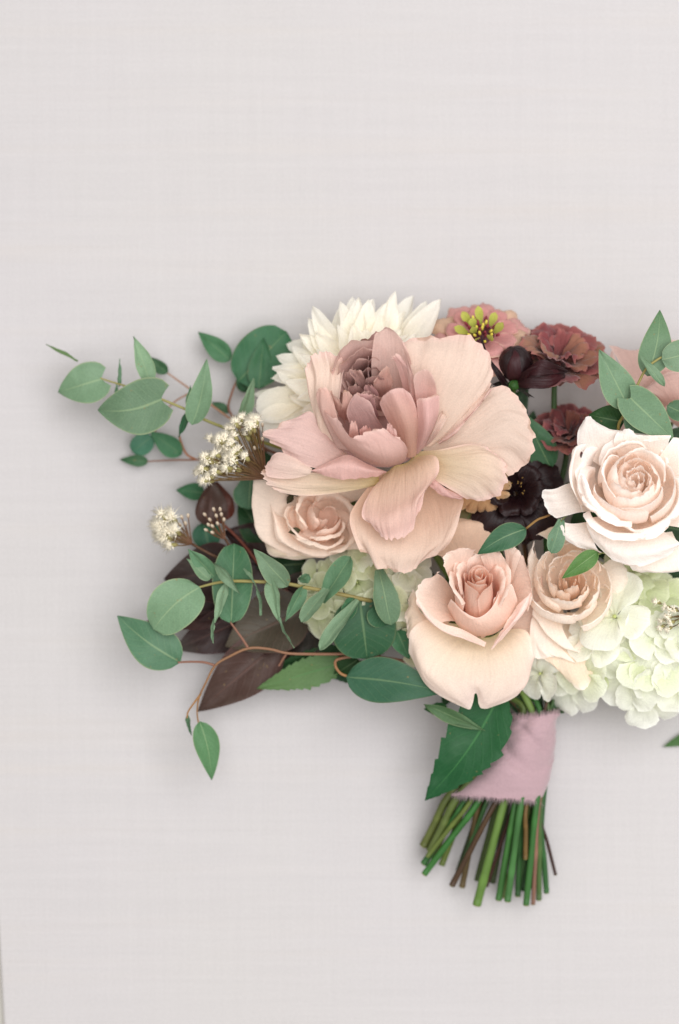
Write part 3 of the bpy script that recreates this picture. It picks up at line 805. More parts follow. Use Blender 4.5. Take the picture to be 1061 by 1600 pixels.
# ------------------------------------------------------------------ ruffled brown mauve flowers
RU = rgb(160, 92, 90); RU2 = rgb(168, 118, 96); RUD = rgb(104, 52, 54); RUE = rgb(176, 112, 106)
def ruffle_flower(label, o, axis, R, n, stem_pts, cols, seed, elev=0.8):
    T = thing('ruffled_lisianthus', label, 'flower', (stem_pts[0][0], stem_pts[0][1], stem_pts[0][2] - 30))
    random.seed(seed)
    fr = frame(o, axis)
    for ring, (k0, zz) in enumerate(((1.0, .62), (.78, .9), (.5, 1.0))):
        m = n if ring == 0 else n - 2
        for k in range(m):
            a = 2 * math.pi * (k + .4 * ring) / m + random.uniform(-.1, .1)
            r = R * k0 * random.uniform(.9, 1.08)
            h = R * elev * zz * random.uniform(.85, 1.1)
            c = cols[(k + ring) % len(cols)]
            cpetal(T, M_RUFFLE, fr, a, 1.5, [(3, 0), (r * .28, h * .45), (r * .68, h * .85), (r, h * .92)], RUD, c, RUE, drop=.2, ruf=R * .17, wav=R * .12, freq=5,
                   jag=R * .06, spiral=4, nu=25, nv=13, vpow=.8)
    MB().tube(stem_pts, 4.5, col=rgb(64,96,54), col2=rgb(56,90,50)).build('peduncle', M_STEM, T)
    return T
T = ruffle_flower('brown mauve ruffled flower on a green stem above the dark maroon bud', (868, 582, 90), (0.16, -0.80, 0.55), 78, 7,
                  [(868, 582, 88), (866, 610, 80), (864, 660, 70), (850, 730, 64)], [RU, RU2, rgb(150,86,86), rgb(172,128,106), rgb(142,78,80)], 3)
cut_stem(T, (850,728,64), .92, (838,1258,74), (822,1414,44), 5.0, rgb(52,110,58), rgb(60,118,60))
T = ruffle_flower('deep maroon ruffled flower in shade behind the white rose and eucalyptus sprig', (888, 690, 70), (0.05, -0.7, 0.7), 56, 7,
                  [(888, 690, 66), (880, 740, 60), (862, 800, 60)], [rgb(134,76,78), rgb(124,70,70), rgb(146,94,80)], 8)
cut_stem(T, (862,798,60), .97, (840,1275,70), (833,1413,38), 3.4, rgb(128,96,88), rgb(140,108,98))

# ------------------------------------------------------------------ near black flower in the middle
T = thing('black_cosmos', 'nearly black velvety flower with tiny gold stamens between mauve rose and white rose', 'flower', (810, 790, 50))
fr = frame((806, 772, 104), (0.02, -0.25, 0.95))
NB = rgb(34, 12, 16); NB2 = rgb(46, 16, 20)
for k in range(9):
    a = 2 * math.pi * k / 9 + .2
    cpetal(T, M_DARK, fr, a, .95, [(4, 0), (28, 14), (56, 20), (78 + 6 * (k % 2), 8)], NB, NB2, NB2, drop=.2, ruf=4, wav=3, jag=3, spiral=3)
for k in range(7):
    a = 2 * math.pi * k / 7
    cpetal(T, M_DARK, fr, a, 1.1, [(4, 8), (20, 24), (36, 36), (46, 34)], NB, NB2, NB2, drop=.2, ruf=4, wav=3, jag=3, spiral=3)
random.seed(21)
mb = MB()
for k in range(11):
    th = random.uniform(0, 6.28); r = random.uniform(2, 22)
    c = np.array((810 + r * math.cos(th), 758 + r * .8 * math.sin(th), 126))
    d = np.array((random.uniform(-4, 4), random.uniform(-6, 2), 16))
    mb.spike(c, c + d, .7, rgb(60,36,26)); mb.blob(c + d, (1.3, 1.6), rgb(140,112,60), n=5, m=3)
mb.build('stamens', M_THREAD, T, kind='stuff')
for b, t, w, c in (((812,790,90),(778,836,104),40,rgb(62,32,28)), ((830,800,92),(866,826,100),38,rgb(70,52,38)), ((838,782,92),(880,752,104),34,rgb(56,30,28)), ((826,806,84),(818,852,96),26,rgb(66,40,30)),
                   ((800,800,80),(840,842,92),40,rgb(52,30,26))):
    leaf(T, M_DARK, b, t, w, 'round', name='bract', col=c, col2=c * .9, fold=.3)
cut_stem(T, (812,790,86), .05, (842,1264,58), (868,1367,28), 2.5, DK, DK)

# ------------------------------------------------------------------ peach scalloped flower whose edge shows under the mauve rose
T = thing('peach_scabiosa', 'tan peach flower with scalloped edge peeking from under the mauve rose', 'flower', (755, 770, 90))
fr = frame((752, 758, 130), (0.0, 0.15, 1.0))
random.seed(9)
for k in range(16):
    a = 2 * math.pi * k / 16
    cpetal(T, M_PETAL, fr, a, .56, [(4, 0), (18, 10), (34, 14), (46 + random.uniform(-3, 5), 4)], rgb(186,142,100), rgb(202,164,124), rgb(214,182,144), drop=.3, ruf=3, wav=2, jag=1, nu=9, nv=8)
leaf(T, M_GLOSS, (745,780,112), (722,830,118), 44, 'tongue', name='bract', col=rgb(120,104,60), col2=rgb(128,112,70))
cut_stem(T, (752,760,125), .12, (843,1270,62), (842,1406,30), 4.4, rgb(74,104,60), rgb(80,116,66))

# ------------------------------------------------------------------ rose builders
def rose_core(T, fr, n, r_in, r_out, z_in, z_out, cols, ruf=1.0, seed=1, roll=2.0, wide=2.3, base_r=.75, zb=0.0, jag=.8, wav=.8, start=0.0):
    """spiral bud: n petals wrapped ever wider"""
    random.seed(seed)
    for k in range(n):
        t = k / (n - 1)
        r = r_in + (r_out - r_in) * t ** .9
        z = z_in + (z_out - z_in) * t
        th = start + k * 2.399
        c = cols[0] * (1 - t) + cols[1] * t
        cpetal(T, M_PETAL, fr, th, wide * (1.25 - .25 * t), [(r * base_r, zb), (r * 1.08, zb + (z - zb) * .55), (r * 1.0, zb + (z - zb) * .85), (r * 1.03, z)],
               c * .98, c, cols[2], drop=.10, spiral=r * .16, roll=roll * t, ruf=ruf, wav=wav, freq=4, jag=jag, nu=19, nv=12)

# ------------------------------------------------------------------ pink rose with the spiral heart
PK = rgb(234, 211, 198); PKD = rgb(228, 192, 170); PKE = rgb(240, 222, 210); PKY = rgb(226, 216, 160); PKP = rgb(236, 214, 205)
T = thing('pink_rose', 'peach pink rose with a tight spiral heart above the ribbon', 'rose', (745, 1000, 70))
def R1(rows, cb, ct, ce=PKE, **kw):
    kw.setdefault('ruf', 4.0); kw.setdefault('jag', 3.2); kw.setdefault('nu', 29); kw.setdefault('nv', 19); kw.setdefault('wav', 3.2); kw.setdefault('vpow', .5)
    return petal(T, M_PETAL, (rows, cb, ct, ce), **kw)
# outermost, low
R1([[(730,930,110),(745,925,110),(760,925,112)], [(690,870,124),(730,850,128),(775,860,126)], [(650,880,124),(700,826,132),(760,822,132),(790,850,126)],
    [(640,895,114),(690,820,122),(745,812,124),(785,832,118)]], PKD, rgb(226,198,174), rgb(230,206,184))
R1([[(785,950,118),(790,965,118),(788,980,118)], [(820,900,132),(828,950,132),(822,1000,128)], [(836,862,138),(846,930,138),(840,1010,130)], [(834,850,132),(848,915,134),(846,1000,126)]], PKD, PK)
# broad bottom petals with the notch between them
R1([[(715,975,122),(730,990,122),(748,996,122),(765,996,122),(785,985,122)], [(668,968,150),(700,1015,158),(745,1032,156),(790,1020,158),(822,985,150)],
    [(642,985,158),(672,1048,168),(744,1062,162),(800,1052,168),(832,1012,156)], [(638,1008,152),(662,1058,160),(714,1092,160),(743,1074,161),(768,1094,160),(816,1070,154),(834,1028,150)],
    [(640,1022,142),(672,1074,147),(731,1109,147),(743,1084,152),(755,1109,147),(808,1090,145),(831,1046,142)]], PKY, PKP, PKE, vpow=.28, nu=57, nv=25, wav=4.5, corner=.06)
R1([[(720,960,122),(716,950,122)], [(680,985,146),(662,960,150)], [(650,990,150),(645,955,152),(650,930,150)], [(638,1005,140),(634,965,142),(642,915,142)]], PKD, rgb(232,212,192))
# left big petal with rolled lower lip
R1([[(728,975,132),(716,955,136),(712,930,140)], [(704,970,160),(688,940,166),(696,905,168)], [(690,974,176),(662,935,186),(684,896,184)], [(700,984,178),(654,942,190),(656,912,192),(686,894,186)]], PKD, PK)
R1([[(652,932,191),(668,955,190),(692,974,186),(724,984,180),(760,1004,160)], [(650,942,194),(668,966,194),(692,986,191),(724,996,185),(758,1010,160)],
    [(656,950,184),(674,972,184),(698,988,182),(728,998,178),(756,1010,156)]], PK, PKP, PKE, ruf=1.5, nv=9, name='petal_fold')
# right big petal
R1([[(770,975,132),(786,955,138),(788,925,142)], [(800,950,166),(806,915,172),(794,880,172)], [(822,950,186),(826,905,192),(806,864,190)], [(818,968,190),(830,935,196),(826,895,198),(808,858,194)]], PKD, PK)
R1([[(830,922,198),(822,950,196),(806,975,190),(785,1000,176)], [(826,930,204),(810,960,204),(790,985,198),(770,1012,172)], [(806,945,192),(796,965,192),(780,990,184),(766,1016,160)]], PKP, PKP, PKE, ruf=2, nv=10, name='petal_fold')
# back wall of the cup
R1([[(740,950,150),(725,940,152),(715,935,156)], [(728,905,196),(712,905,200),(704,908,202)], [(740,864,226),(712,864,232),(696,888,230)], [(748,858,228),(720,857,236),(695,868,236),(691,884,232)]], PKD, PK)
R1([[(768,945,152),(778,935,156),(788,930,160)], [(762,900,200),(778,900,204),(790,902,206)], [(752,872,228),(775,866,234),(790,880,232)], [(752,866,230),(772,864,238),(790,870,236)]], PKD, PK)
R1([[(785,930,150),(796,925,155)], [(790,890,196),(804,895,200)], [(788,862,220),(812,872,222)], [(790,856,218),(806,856,222),(814,866,220)]], PKD, PK)
fr = frame((748, 985, 122), (0.01, -0.62, 0.88))
rose_core(T, fr, 10, 4.5, 22, 158, 146, (rgb(224,182,158), rgb(231,198,180), rgb(239,216,203)), seed=2, ruf=.8, wide=2.6, roll=1.5)
for th, R, z, d in ((205,30,150,1.5), (275,33,152,1.7), (340,31,150,1.5), (235,40,146,1.5), (310,41,146,1.6), (180,38,140,1.4), (0,38,140,1.4)):
    cpetal(T, M_PETAL, fr, math.radians(th), d, [(16,10),(R*.95,z*.55),(R*1.0,z*.85),(R*1.12,z)], PKD, PK, PKE, drop=.16, spiral=4, roll=5, ruf=2.5, wav=2.5, jag=1.6, nu=23, nv=15)
# the front cup with its soft rim
R1([[(704,960,150),(722,984,148),(752,994,146),(782,984,148),(802,955,152)], [(699,948,178),(720,976,190),(752,986,194),(786,972,190),(808,942,182)],
    [(703,940,198),(722,962,212),(748,974,216),(776,960,214),(804,922,208)], [(708,934,204),(724,954,216),(746,965,220),(768,950,220),(786,912,222),(797,908,218)]], rgb(229,192,170), rgb(234,206,190), PKE, ruf=1.4, jag=1.2, nu=31, nv=17)
R1([[(722,965,170),(716,955,174)], [(724,945,196),(716,930,200)], [(726,930,212),(714,914,216)]], PKD, PK)
R1([[(764,965,180),(772,945,186)], [(770,945,210),(780,925,214)], [(776,932,222),(790,906,224)]], PKD, PK)
cut_stem(T, (748,995,110), .22, (812,1268,84), (793,1408,52), 5.2, rgb(56,112,58), rgb(70,126,72))

# ------------------------------------------------------------------ white rose at the right
WH = rgb(240, 232, 226); WHD = rgb(238, 226, 215); WHE = rgb(243, 238, 234); WHP = rgb(240, 230, 222)
T = thing('white_rose', 'large creamy white rose, fully open, under the eucalyptus sprig at the bouquet shoulder', 'rose', (990, 790, 90))
def R2(rows, cb, ct, ce=WHE, **kw):
    kw.setdefault('ruf', 3.0); kw.setdefault('jag', 2.5); kw.setdefault('nu', 23); kw.setdefault('nv', 17); kw.setdefault('wav', 2.6)
    return petal(T, M_PETAL, (rows, cb, ct, ce), **kw)
R2([[(955,740,170),(975,730,170),(1000,725,172)], [(908,705,192),(945,690,198),(985,690,198)], [(902,680,198),(925,668,204),(960,676,204),(990,672,200)], [(908,658,196),(920,650,200),(934,662,198),(962,678,196)]], WHD, WH)
R2([[(975,730,172),(1000,725,172),(1030,730,172)], [(960,695,204),(1000,690,208),(1045,690,206)], [(962,680,212),(1000,680,216),(1048,680,212)], [(966,674,208),(984,672,212),(1010,690,212),(1048,686,208)]], WHD, WH)
R2([[(1010,740,170),(1030,740,172),(1040,760,172)], [(1040,700,200),(1068,720,200),(1075,770,198)], [(1050,686,204),(1092,710,204),(1098,780,200)], [(1052,684,198),(1098,702,196),(1106,775,194)]], WHD, WH)
R2([[(940,770,165),(945,785,165),(950,800,168)], [(895,755,190),(900,780,188),(910,800,188)], [(866,764,198),(872,785,196),(885,806,194)], [(844,764,194),(850,785,192),(862,812,188)]], WHD, WHP, WHE)
R2([[(980,830,160),(1010,835,160),(1050,830,160)], [(975,865,180),(1015,872,182),(1065,862,178)], [(985,885,182),(1020,892,184),(1075,884,180)], [(992,892,174),(1030,895,176),(1085,890,174)]], WHD, WHP)
R2([[(945,810,176),(962,818,176)], [(902,818,198),(930,842,200)], [(880,815,204),(890,838,206),(935,860,204)], [(876,806,200),(872,832,202),(905,855,200),(944,868,196)]], WHD, WH)
R2([[(950,805,180),(985,820,180),(1030,825,180)], [(918,812,204),(960,838,214),(1010,846,214),(1056,842,206)], [(920,830,212),(955,860,222),(1005,866,222),(1062,850,212)], [(935,855,206),(960,876,212),(1000,884,212),(1046,868,208),(1060,852,204)]], WHP, WH)
R2([[(1030,820,180),(1050,800,180)], [(1065,825,204),(1080,790,204)], [(1090,840,206),(1108,790,204)], [(1085,856,200),(1112,830,198),(1116,790,198)]], WHD, WH)
# standing outer cup
R2([[(930,790,184),(918,765,188),(925,735,190)], [(908,790,206),(896,755,214),(906,712,214)], [(912,800,216),(892,752,228),(900,705,228),(915,695,226)], [(910,798,212),(890,750,224),(896,700,224),(918,690,222)]], WHD, WH)
fr = frame((986, 786, 150), (0.06, -0.40, 0.9))
def cupW(th, d, prof, cb=WHP, ct=WH, **kw):
    kw.setdefault('ruf', 3.2); kw.setdefault('wav', 2.6); kw.setdefault('jag', 2.4); kw.setdefault('nu', 27); kw.setdefault('nv', 17)
    return cpetal(T, M_PETAL, fr, math.radians(th), d, prof, cb, ct, WHE, **kw)
for th, R, z, d in ((95,84,74,2.0), (205,82,78,2.0), (322,84,76,2.0), (35,76,86,1.9), (150,74,90,2.0), (268,70,92,1.9)):
    cupW(th, d, [(28,0),(R*.88,z*.45),(R*.96,z*.8),(R*1.0,z)], WHD, WH, roll=12, drop=.14, spiral=6)
for th, R, z, d in ((10,62,98,1.9), (122,60,102,2.0), (238,57,104,1.9), (65,50,107,2.0), (182,47,110,2.0), (300,45,111,2.0)):
    cupW(th, d, [(20,0),(R*1.0,z*.5),(R*1.04,z*.82),(R*.97,z)], WHP, WHP, roll=5, drop=.12, spiral=5)
random.seed(61)
for k in range(13):
    R = 40 - 2.75 * k; z = 112 - 1.0 * k
    cupW(70 + k * 137.5 + random.uniform(-20, 20), random.uniform(1.9, 2.6), [(R*.6,20),(R*1.12,z*.6),(R*1.08,z*.85),(R*.88,z)], WHP, WHP, roll=1.5, drop=.14, spiral=R*.2, ruf=4.2, wav=3.5, freq=6)
# bright lip that sweeps round the front
R2([[(923,765,210),(930,790,212),(955,812,212),(1000,832,206)], [(906,745,236),(920,785,242),(950,808,244),(1002,838,224)], [(912,742,244),(926,784,250),(958,806,250),(1006,838,226)], [(919,752,240),(930,780,246),(962,808,246),(1008,840,222)]], WH, WHE, WHE, ruf=2, nv=11)
cut_stem(T, (988,800,120), .02, (846,1290,50), (854,1395,26), 4.2, rgb(46,96,54), rgb(52,106,58))

# ------------------------------------------------------------------ spray rose
SR = rgb(242, 232, 221); SRD = rgb(238, 220, 202); SRE = rgb(242, 232, 222); SRC = rgb(232, 206, 184)
T = thing('spray_rose', 'small crinkled cream rose with a shadowed centre between pink rose and hydrangea', 'rose', (890, 950, 70))
def R3(rows, cb, ct, ce=SRE, **kw):
    kw.setdefault('ruf', 4.0); kw.setdefault('jag', 3.0); kw.setdefault('nu', 25); kw.setdefault('nv', 15); kw.setdefault('vpow', .5)
    return petal(T, M_PETAL, (rows, cb, ct, ce), **kw)
R3([[(870,960,110),(885,970,110),(900,970,110)], [(850,1000,132),(890,1010,136),(925,995,132)], [(850,1030,138),(895,1046,142),(940,1020,138)], [(872,1042,132),(910,1078,134),(944,1030,132)]], SRD, rgb(236,218,196))
R3([[(860,940,116),(870,965,116)], [(835,960,138),(868,1000,140)], [(828,985,146),(850,1015,148),(898,1034,146)], [(830,1036,140),(862,1026,146),(897,1034,142)]], SRD, SR)
R3([[(865,930,122),(880,955,122)], [(838,942,146),(880,985,150)], [(832,960,152),(865,1000,156),(903,1020,152)], [(838,968,148),(875,1008,152),(908,1012,148)]], SRD, SR)
R3([[(905,945,120),(925,930,120)], [(910,990,142),(945,960,142)], [(895,1015,146),(938,985,148),(955,935,146)], [(905,1018,140),(935,992,142),(962,945,140)]], SRD, SR)
R3([[(915,905,120),(915,925,120)], [(945,880,142),(950,920,142)], [(962,870,146),(972,900,148),(966,945,144)], [(972,872,138),(980,902,140),(972,942,138)]], SRD, SR)
R3([[(880,880,122),(905,875,122)], [(860,848,142),(915,842,142)], [(840,835,146),(880,822,150),(930,836,146)], [(836,838,140),(875,820,142),(925,836,140)]], SRD, rgb(226,206,184))
R3([[(860,890,122),(862,910,122)], [(838,870,146),(836,915,146)], [(832,852,150),(826,890,150),(832,945,148)], [(838,842,146),(824,880,144),(828,940,142)]], SRD, SR)
fr = frame((890, 936, 110), (0.02, -0.36, 0.93))
for k in range(22):
    t = k / 21
    R = 8 + 58 * t; z = 94 - 8 * t - 16 * t ** 4 + (4 if k % 2 else -4)
    c = SRC * (1 - min(1, t * 2.4)) + SR * min(1, t * 2.4)
    cpetal(T, M_PETAL, fr, k * 2.399 + .5, 1.7 - .3 * t, [(R * .5, 12), (R * 1.05, z * .6), (R * 1.06, z * .86), (R * .98, z)], c * .97, c, SRE, drop=.2, spiral=R * .14, roll=5.0 * t, ruf=3.4, wav=2.6,
           freq=6, jag=1.3, nu=21, nv=14)
cut_stem(T, (890,950,100), .16, (800,1266,62), (760,1385,30), 3.0, rgb(80,60,48), DK)

# ------------------------------------------------------------------ hydrangeas
def floret(T, c, nrm, r, cols, roll, flat=.25, n=4):
    nrm = np.asarray(nrm, float)
    fr = frame(c, nrm, roll)
    o_, a_, x_, y_ = fr
    eye = MB().blob(o_ + a_ * 2, (r * .06, r * .05), rgb(206,214,150), axis=a_, n=6, m=4).build('floret', M_THIN, T)
    for k in range(n):
        th = 2 * math.pi * k / n + random.uniform(-.15, .15)
        rr = r * random.uniform(.88, 1.1)
        lift = rr * random.uniform(-.1, .40) * flat * 2
        mb = MB()
        cup(mb, fr, th, 1.75, [(rr * .06, 0), (rr * .4, rr * .08 + lift * .5), (rr * .8, lift + rr * .06), (rr * 1.08, lift * 1.15 + rr * random.uniform(-.05, .16))], cols[1], cols[0], cols[2], drop=.30, ruf=r * .13, wav=r * .12, freq=4,
            jag=r * .05, spiral=r * .05, nu=11, nv=9, vpow=.5)
        mb.build('petal', M_THIN, eye)
HW = (rgb(236, 236, 227), rgb(222, 227, 196), rgb(239, 239, 231)); HG = (rgb(212, 217, 184), rgb(180, 194, 124), rgb(224, 228, 200)); HC = (rgb(229, 231, 214), rgb(206, 214, 160), rgb(234, 236, 221))
T = thing('hydrangea', 'white hydrangea head with pale green florets below the white rose', 'hydrangea', (990, 1010, 40))
random.seed(4)
C0 = np.array((994, 1000, 66.0))
spots = [((961,964), 58, HW, .4), ((930,1000), 34, HW, .9), ((890,1085), 33, HW, .2), ((925,1080), 30, HC, .6), ((872,1064), 26, HW, 1.1), ((960,1082), 34, HC, .1), ((985,1072), 36, HW, .7), ((1008,1102), 36, HW, .3), ((990,1108), 28, HC, 1.2),
         ((1000,1030), 34, HC, .5), ((968,1030), 30, HG, .8), ((945,1040), 26, HG, .3), ((1026,1042), 32, HC, 1.0), ((1030,1075), 34, HW, .2), ((1050,1020), 34, HC, .9), ((1020,995), 34, HW, .6), ((1056,1060), 34, HW, .4),
         ((1000,920), 34, HG, .3), ((985,900), 30, HG, .9), ((1024,925), 32, HG, .1), ((1030,955), 28, HG, .6), ((1056,905), 28, HC, .7), ((960,905), 32, HG, .2), ((1070,990), 36, HW, .5), ((1080,1040), 36, HC, .1), ((1078,945), 36, HG, .8),
         ((845,1052), 30, HW, .4), ((1046,985), 26, HW, .3), ((1012,1060), 28, HG, .7), ((978,1052), 26, HG, .2), ((915,1050), 30, HC, .9), ((850,1066), 24, HC, .2)]
for i, ((x, y), r, cols, ro) in enumerate(spots):
    if i in (3, 5, 8, 10, 14, 21, 28, 29, 31): continue
    dx, dy = (x - C0[0]) / 150, (y - C0[1]) / 128
    hh = C0[2] + 85 * math.sqrt(max(.03, 1 - min(.97, dx * dx + dy * dy))) - (14 if cols is HG else 0)
    if i == 0: hh = 152
    if i == 1: hh = 140
    if i == 26: hh = 112
    nrm = np.array((dx * .8 + random.uniform(-.25, .25), dy * .8 - .1 + random.uniform(-.25, .25), .9))
    if y > 1060: y -= 12
    floret(T, (x, y, hh), nrm, r * (1.05 if i == 0 else 1.38), cols, ro)
    MB().tube([(x, y, hh - 1), (x * .6 + C0[0] * .4, y * .6 + C0[1] * .4, hh - 34), (x * .2 + C0[0] * .8, y * .2 + C0[1] * .8, 52)], [1.6, 1.8, 2.2], n=6, col=rgb(150,170,90), col2=rgb(130,150,70)).build('pedicel', M_STEM, T)
cut_stem(T, (985, 1000, 56), .95, (770,1262,80), (706,1384,46), 4.4, BR, rgb(76,58,42))
T = thing('hydrangea', 'pale green white hydrangea florets tucked beneath the mauve rose and eucalyptus stem', 'hydrangea', (580, 930, 40))
random.seed(14)
C0 = np.array((580, 925, 50.0))
HL = (rgb(214, 216, 186), rgb(176, 188, 120), rgb(226, 228, 204)); HLW = (rgb(226, 226, 210), rgb(190, 200, 150), rgb(234, 234, 222))
for i, ((x, y), r, cols, ro) in enumerate([((505,930), 32, HL, .2), ((520,965), 34, HL, .8), ((498,958), 28, HL, .5), ((552,870), 30, HLW, .4), ((578,880), 30, HL, .9), ((558,910), 30, HL, .1), ((530,900), 28, HL, .6), ((632,930), 36, HLW, .3),
        ((618,905), 28, HLW, .9), ((600,950), 32, HL, .7), ((650,965), 34, HL, .1), ((640,890), 30, HLW, .5), ((660,1000), 32, HL, .4), ((570,960), 32, HL, .2), ((495,900), 24, HL, .9)]):
    dx, dy = (x - C0[0]) / 130, (y - C0[1]) / 120
    hh = C0[2] + 66 * math.sqrt(max(.05, 1 - min(.95, dx * dx + dy * dy)))
    floret(T, (x, y, hh), (dx * .9, dy * .9, .9), r * 1.18, cols, ro)
    MB().tube([(x, y, hh - 1), (x * .6 + C0[0] * .4, y * .6 + C0[1] * .4, hh - 26), (x * .2 + C0[0] * .8, y * .2 + C0[1] * .8, 34)], [1.6, 1.8, 2.2], n=6, col=rgb(150,170,90), col2=rgb(130,150,70)).build('pedicel', M_STEM, T)
cut_stem(T, (585, 935, 40), .50, (724,1256,62), (662,1350,40), 4.8, rgb(56,110,56), rgb(50,108,52))

# ------------------------------------------------------------------ eucalyptus and other foliage
EL = rgb(138, 168, 142); EL2 = rgb(150, 178, 152); EM = rgb(112, 150, 122); ED = rgb(70, 118, 88); EDD = rgb(52, 96, 68); EB = rgb(86, 132, 116)
SY = rgb(168, 168, 112); SB = rgb(150, 112, 100)
def lv(T, b, t, w, shape='ovate', c=EL, m=None, **kw):
    kw.setdefault('wav', 3.4); kw.setdefault('fold', .28)
    if 'roll' not in kw: kw['roll'] = 9 * math.sin(b[0] * 1.7 + b[1])
    if 'curl' not in kw: kw['curl'] = 5 + 6 * math.sin(b[0] * .9 + t[1])
    kw.setdefault('nu', 13); kw.setdefault('nv', 21)
    c2 = kw.pop('c2', c * 1.05)
    return leaf(T, m or M_EUC, b, t, w, shape, col=c, col2=c2, **kw)
def twig(T, pts, r, c=SY, c2=None, name='stem'):
    return stem(T, pts, r, c, c2, n=7, name=name)

# front sprig, pale green with a straw coloured stem
T = thing('eucalyptus_sprig', 'pale green eucalyptus sprig with straw stem lying over the burgundy leaves', 'eucalyptus', (600, 948, 60))
twig(T, [(309,918,128),(342,910,132),(376,908,136),(440,911,140),(478,918,142),(520,926,142),(560,935,138),(592,942,124),(640,960,100),(700,1000,80)], [1.6,2.2,2.6,2.8,3.0,3.2,3.4,3.4,3.6,3.6], SY, rgb(150,140,92))
lv(T, (312,917,134), (240,983,138), 78, 'round', EL, fold=.10, arch=8, bend=-6)
lv(T, (336,902,136), (294,858,146), 36, 'ovate', EM, roll=-25, fold=.2, arch=4)
lv(T, (328,906,138), (293,874,150), 24, 'ovate', EL2, roll=25, fold=.2)
lv(T, (334,879,146), (376,929,152), 17, 'lance', EL2, roll=20, fold=.5, arch=8)
lv(T, (354,911,142), (336,974,150), 20, 'ovate', EL2, roll=30, fold=.3, arch=4)
lv(T, (334,966,146), (333,1005,140), 9, 'lance', EL, roll=50, fold=.4)
lv(T, (398,911,142), (408,962,140), 9, 'lance', EL, roll=55, fold=.4, bend=4)
lv(T, (398,912,142), (382,889,150), 8, 'lance', EL, roll=50, fold=.4)
lv(T, (450,916,146), (396,857,158), 42, 'ovate', EL2, roll=-20, fold=.25, arch=6, curl=-6)
lv(T, (421,903,146), (437,972,152), 26, 'ovate', EL2, roll=25, fold=.4, arch=5)
lv(T, (436,966,152), (459,1013,146), 8, 'lance', EL, roll=60, fold=.5)
lv(T, (476,914,144), (446,971,138), 28, 'ovate', EM, roll=-30, fold=.3, arch=6)
lv(T, (468,908,142), (482,898,148), 20, 'round', EM, roll=40)
lv(T, (503,940,146), (548,870,158), 40, 'tongue', EM, roll=-28, fold=.15, arch=8)
lv(T, (516,914,150), (471,972,158), 27, 'tongue', EL2, roll=35, fold=.3, arch=6)
lv(T, (560,938,150), (500,1016,160), 28, 'tongue', EL2, roll=38, fold=.35, arch=5)
lv(T, (552,934,144), (538,968,146), 26, 'round', ED, roll=-20)
lv(T, (562,934,132), (574,1030,126), 104, 'round', ED, c2=ED, fold=.06, arch=6, m=M_EUCD)
lv(T, (592,890,140), (611,976,150), 42, 'tongue', EL, roll=-15, fold=.25, arch=8)
lv(T, (586,945,140), (604,976,142), 44, 'round', ED, roll=10)
lv(T, (620,985,120), (640,1030,118), 36, 'ovate', ED, m=M_EUCD)
cut_stem(T, (690,1000,80), .42, (735,1252,74), (668,1338,52), 3.6, OL, OL)

# branching sprig with pinkish brown stems
T = thing('eucalyptus_sprig', 'branching eucalyptus with pink brown stems and a hanging leaf at its tip', 'eucalyptus', (600, 1030, 40))
SBR = rgb(150, 112, 100)
twig(T, [(680,1040,70),(600,1028,86),(560,1022,100),(505,1022,112),(452,1021,120),(420,1014,124),(388,1013,126),(358,1026,124),(336,1040,122),(322,1066,118),(311,1090,112),(308,1112,108),(310,1130,104)], [3.0,2.8,2.6,2.4,2.2,2.1,2.2,2.0,1.9,1.7,1.5,1.3,1.2], SBR, rgb(158,126,92))
twig(T, [(336,1040,122),(320,1035,122),(298,1034,120),(278,1035,118)], [2.2,1.9,1.7,1.6], SBR, SBR, name='twig')
twig(T, [(388,1013,126),(380,1000,126),(370,986,125),(360,972,124)], [2.4,2,1.8,1.6], SBR, SBR, name='twig')
twig(T, [(314,1084,114),(302,1100,110),(294,1112,104),(292,1122,102)], [1.8,1.5,1.3,1.1], rgb(176,136,92), rgb(176,136,92), name='twig')
twig(T, [(448,1021,119),(442,1030,112),(436,1040,104)], [2,1.8,1.6], SBR, SBR, name='twig')
lv(T, (282,1035,118), (183,962,112), 76, 'ovate', rgb(104,146,120), fold=.10, arch=7, bend=5)
lv(T, (361,974,124), (366,849,120), 64, 'round', rgb(98,140,112), fold=.08, arch=4, c2=rgb(76,120,90))
lv(T, (312,1127,104), (331,1219,88), 44, 'ovate', rgb(104,146,108), fold=.12, arch=5, bend=4)
lv(T, (292,1114,102), (299,1149,92), 10, 'lance', EM, roll=40)
twig(T, [(560,1024,100),(528,1030,110),(524,1040,116),(532,1052,120),(546,1058,122)], [2.4,2.4,2.3,2.2,2.2], SBR, rgb(176,136,92), name='twig')
lv(T, (541,1058,126), (694,1081,140), 80, 'ovate', rgb(72,118,96), c2=rgb(66,112,88), fold=.05, arch=8, bend=4, m=M_EUCD, nu=15, nv=23)
lv(T, (662,1100,116), (758,1142,122), 24, 'lance', rgb(96,128,92), roll=18, fold=.25, arch=4)
lv(T, (664,1104,110), (752,1141,116), 20, 'lance', rgb(72,108,74), roll=-30, fold=.25, arch=4)
lv(T, (560,1030,90), (520,1056,84), 34, 'ovate', rgb(48,84,44), m=M_EUCD)
cut_stem(T, (690,1042,66), .38, (712,1250,64), (672,1330,48), 6.0, rgb(84,112,56), rgb(92,112,60))

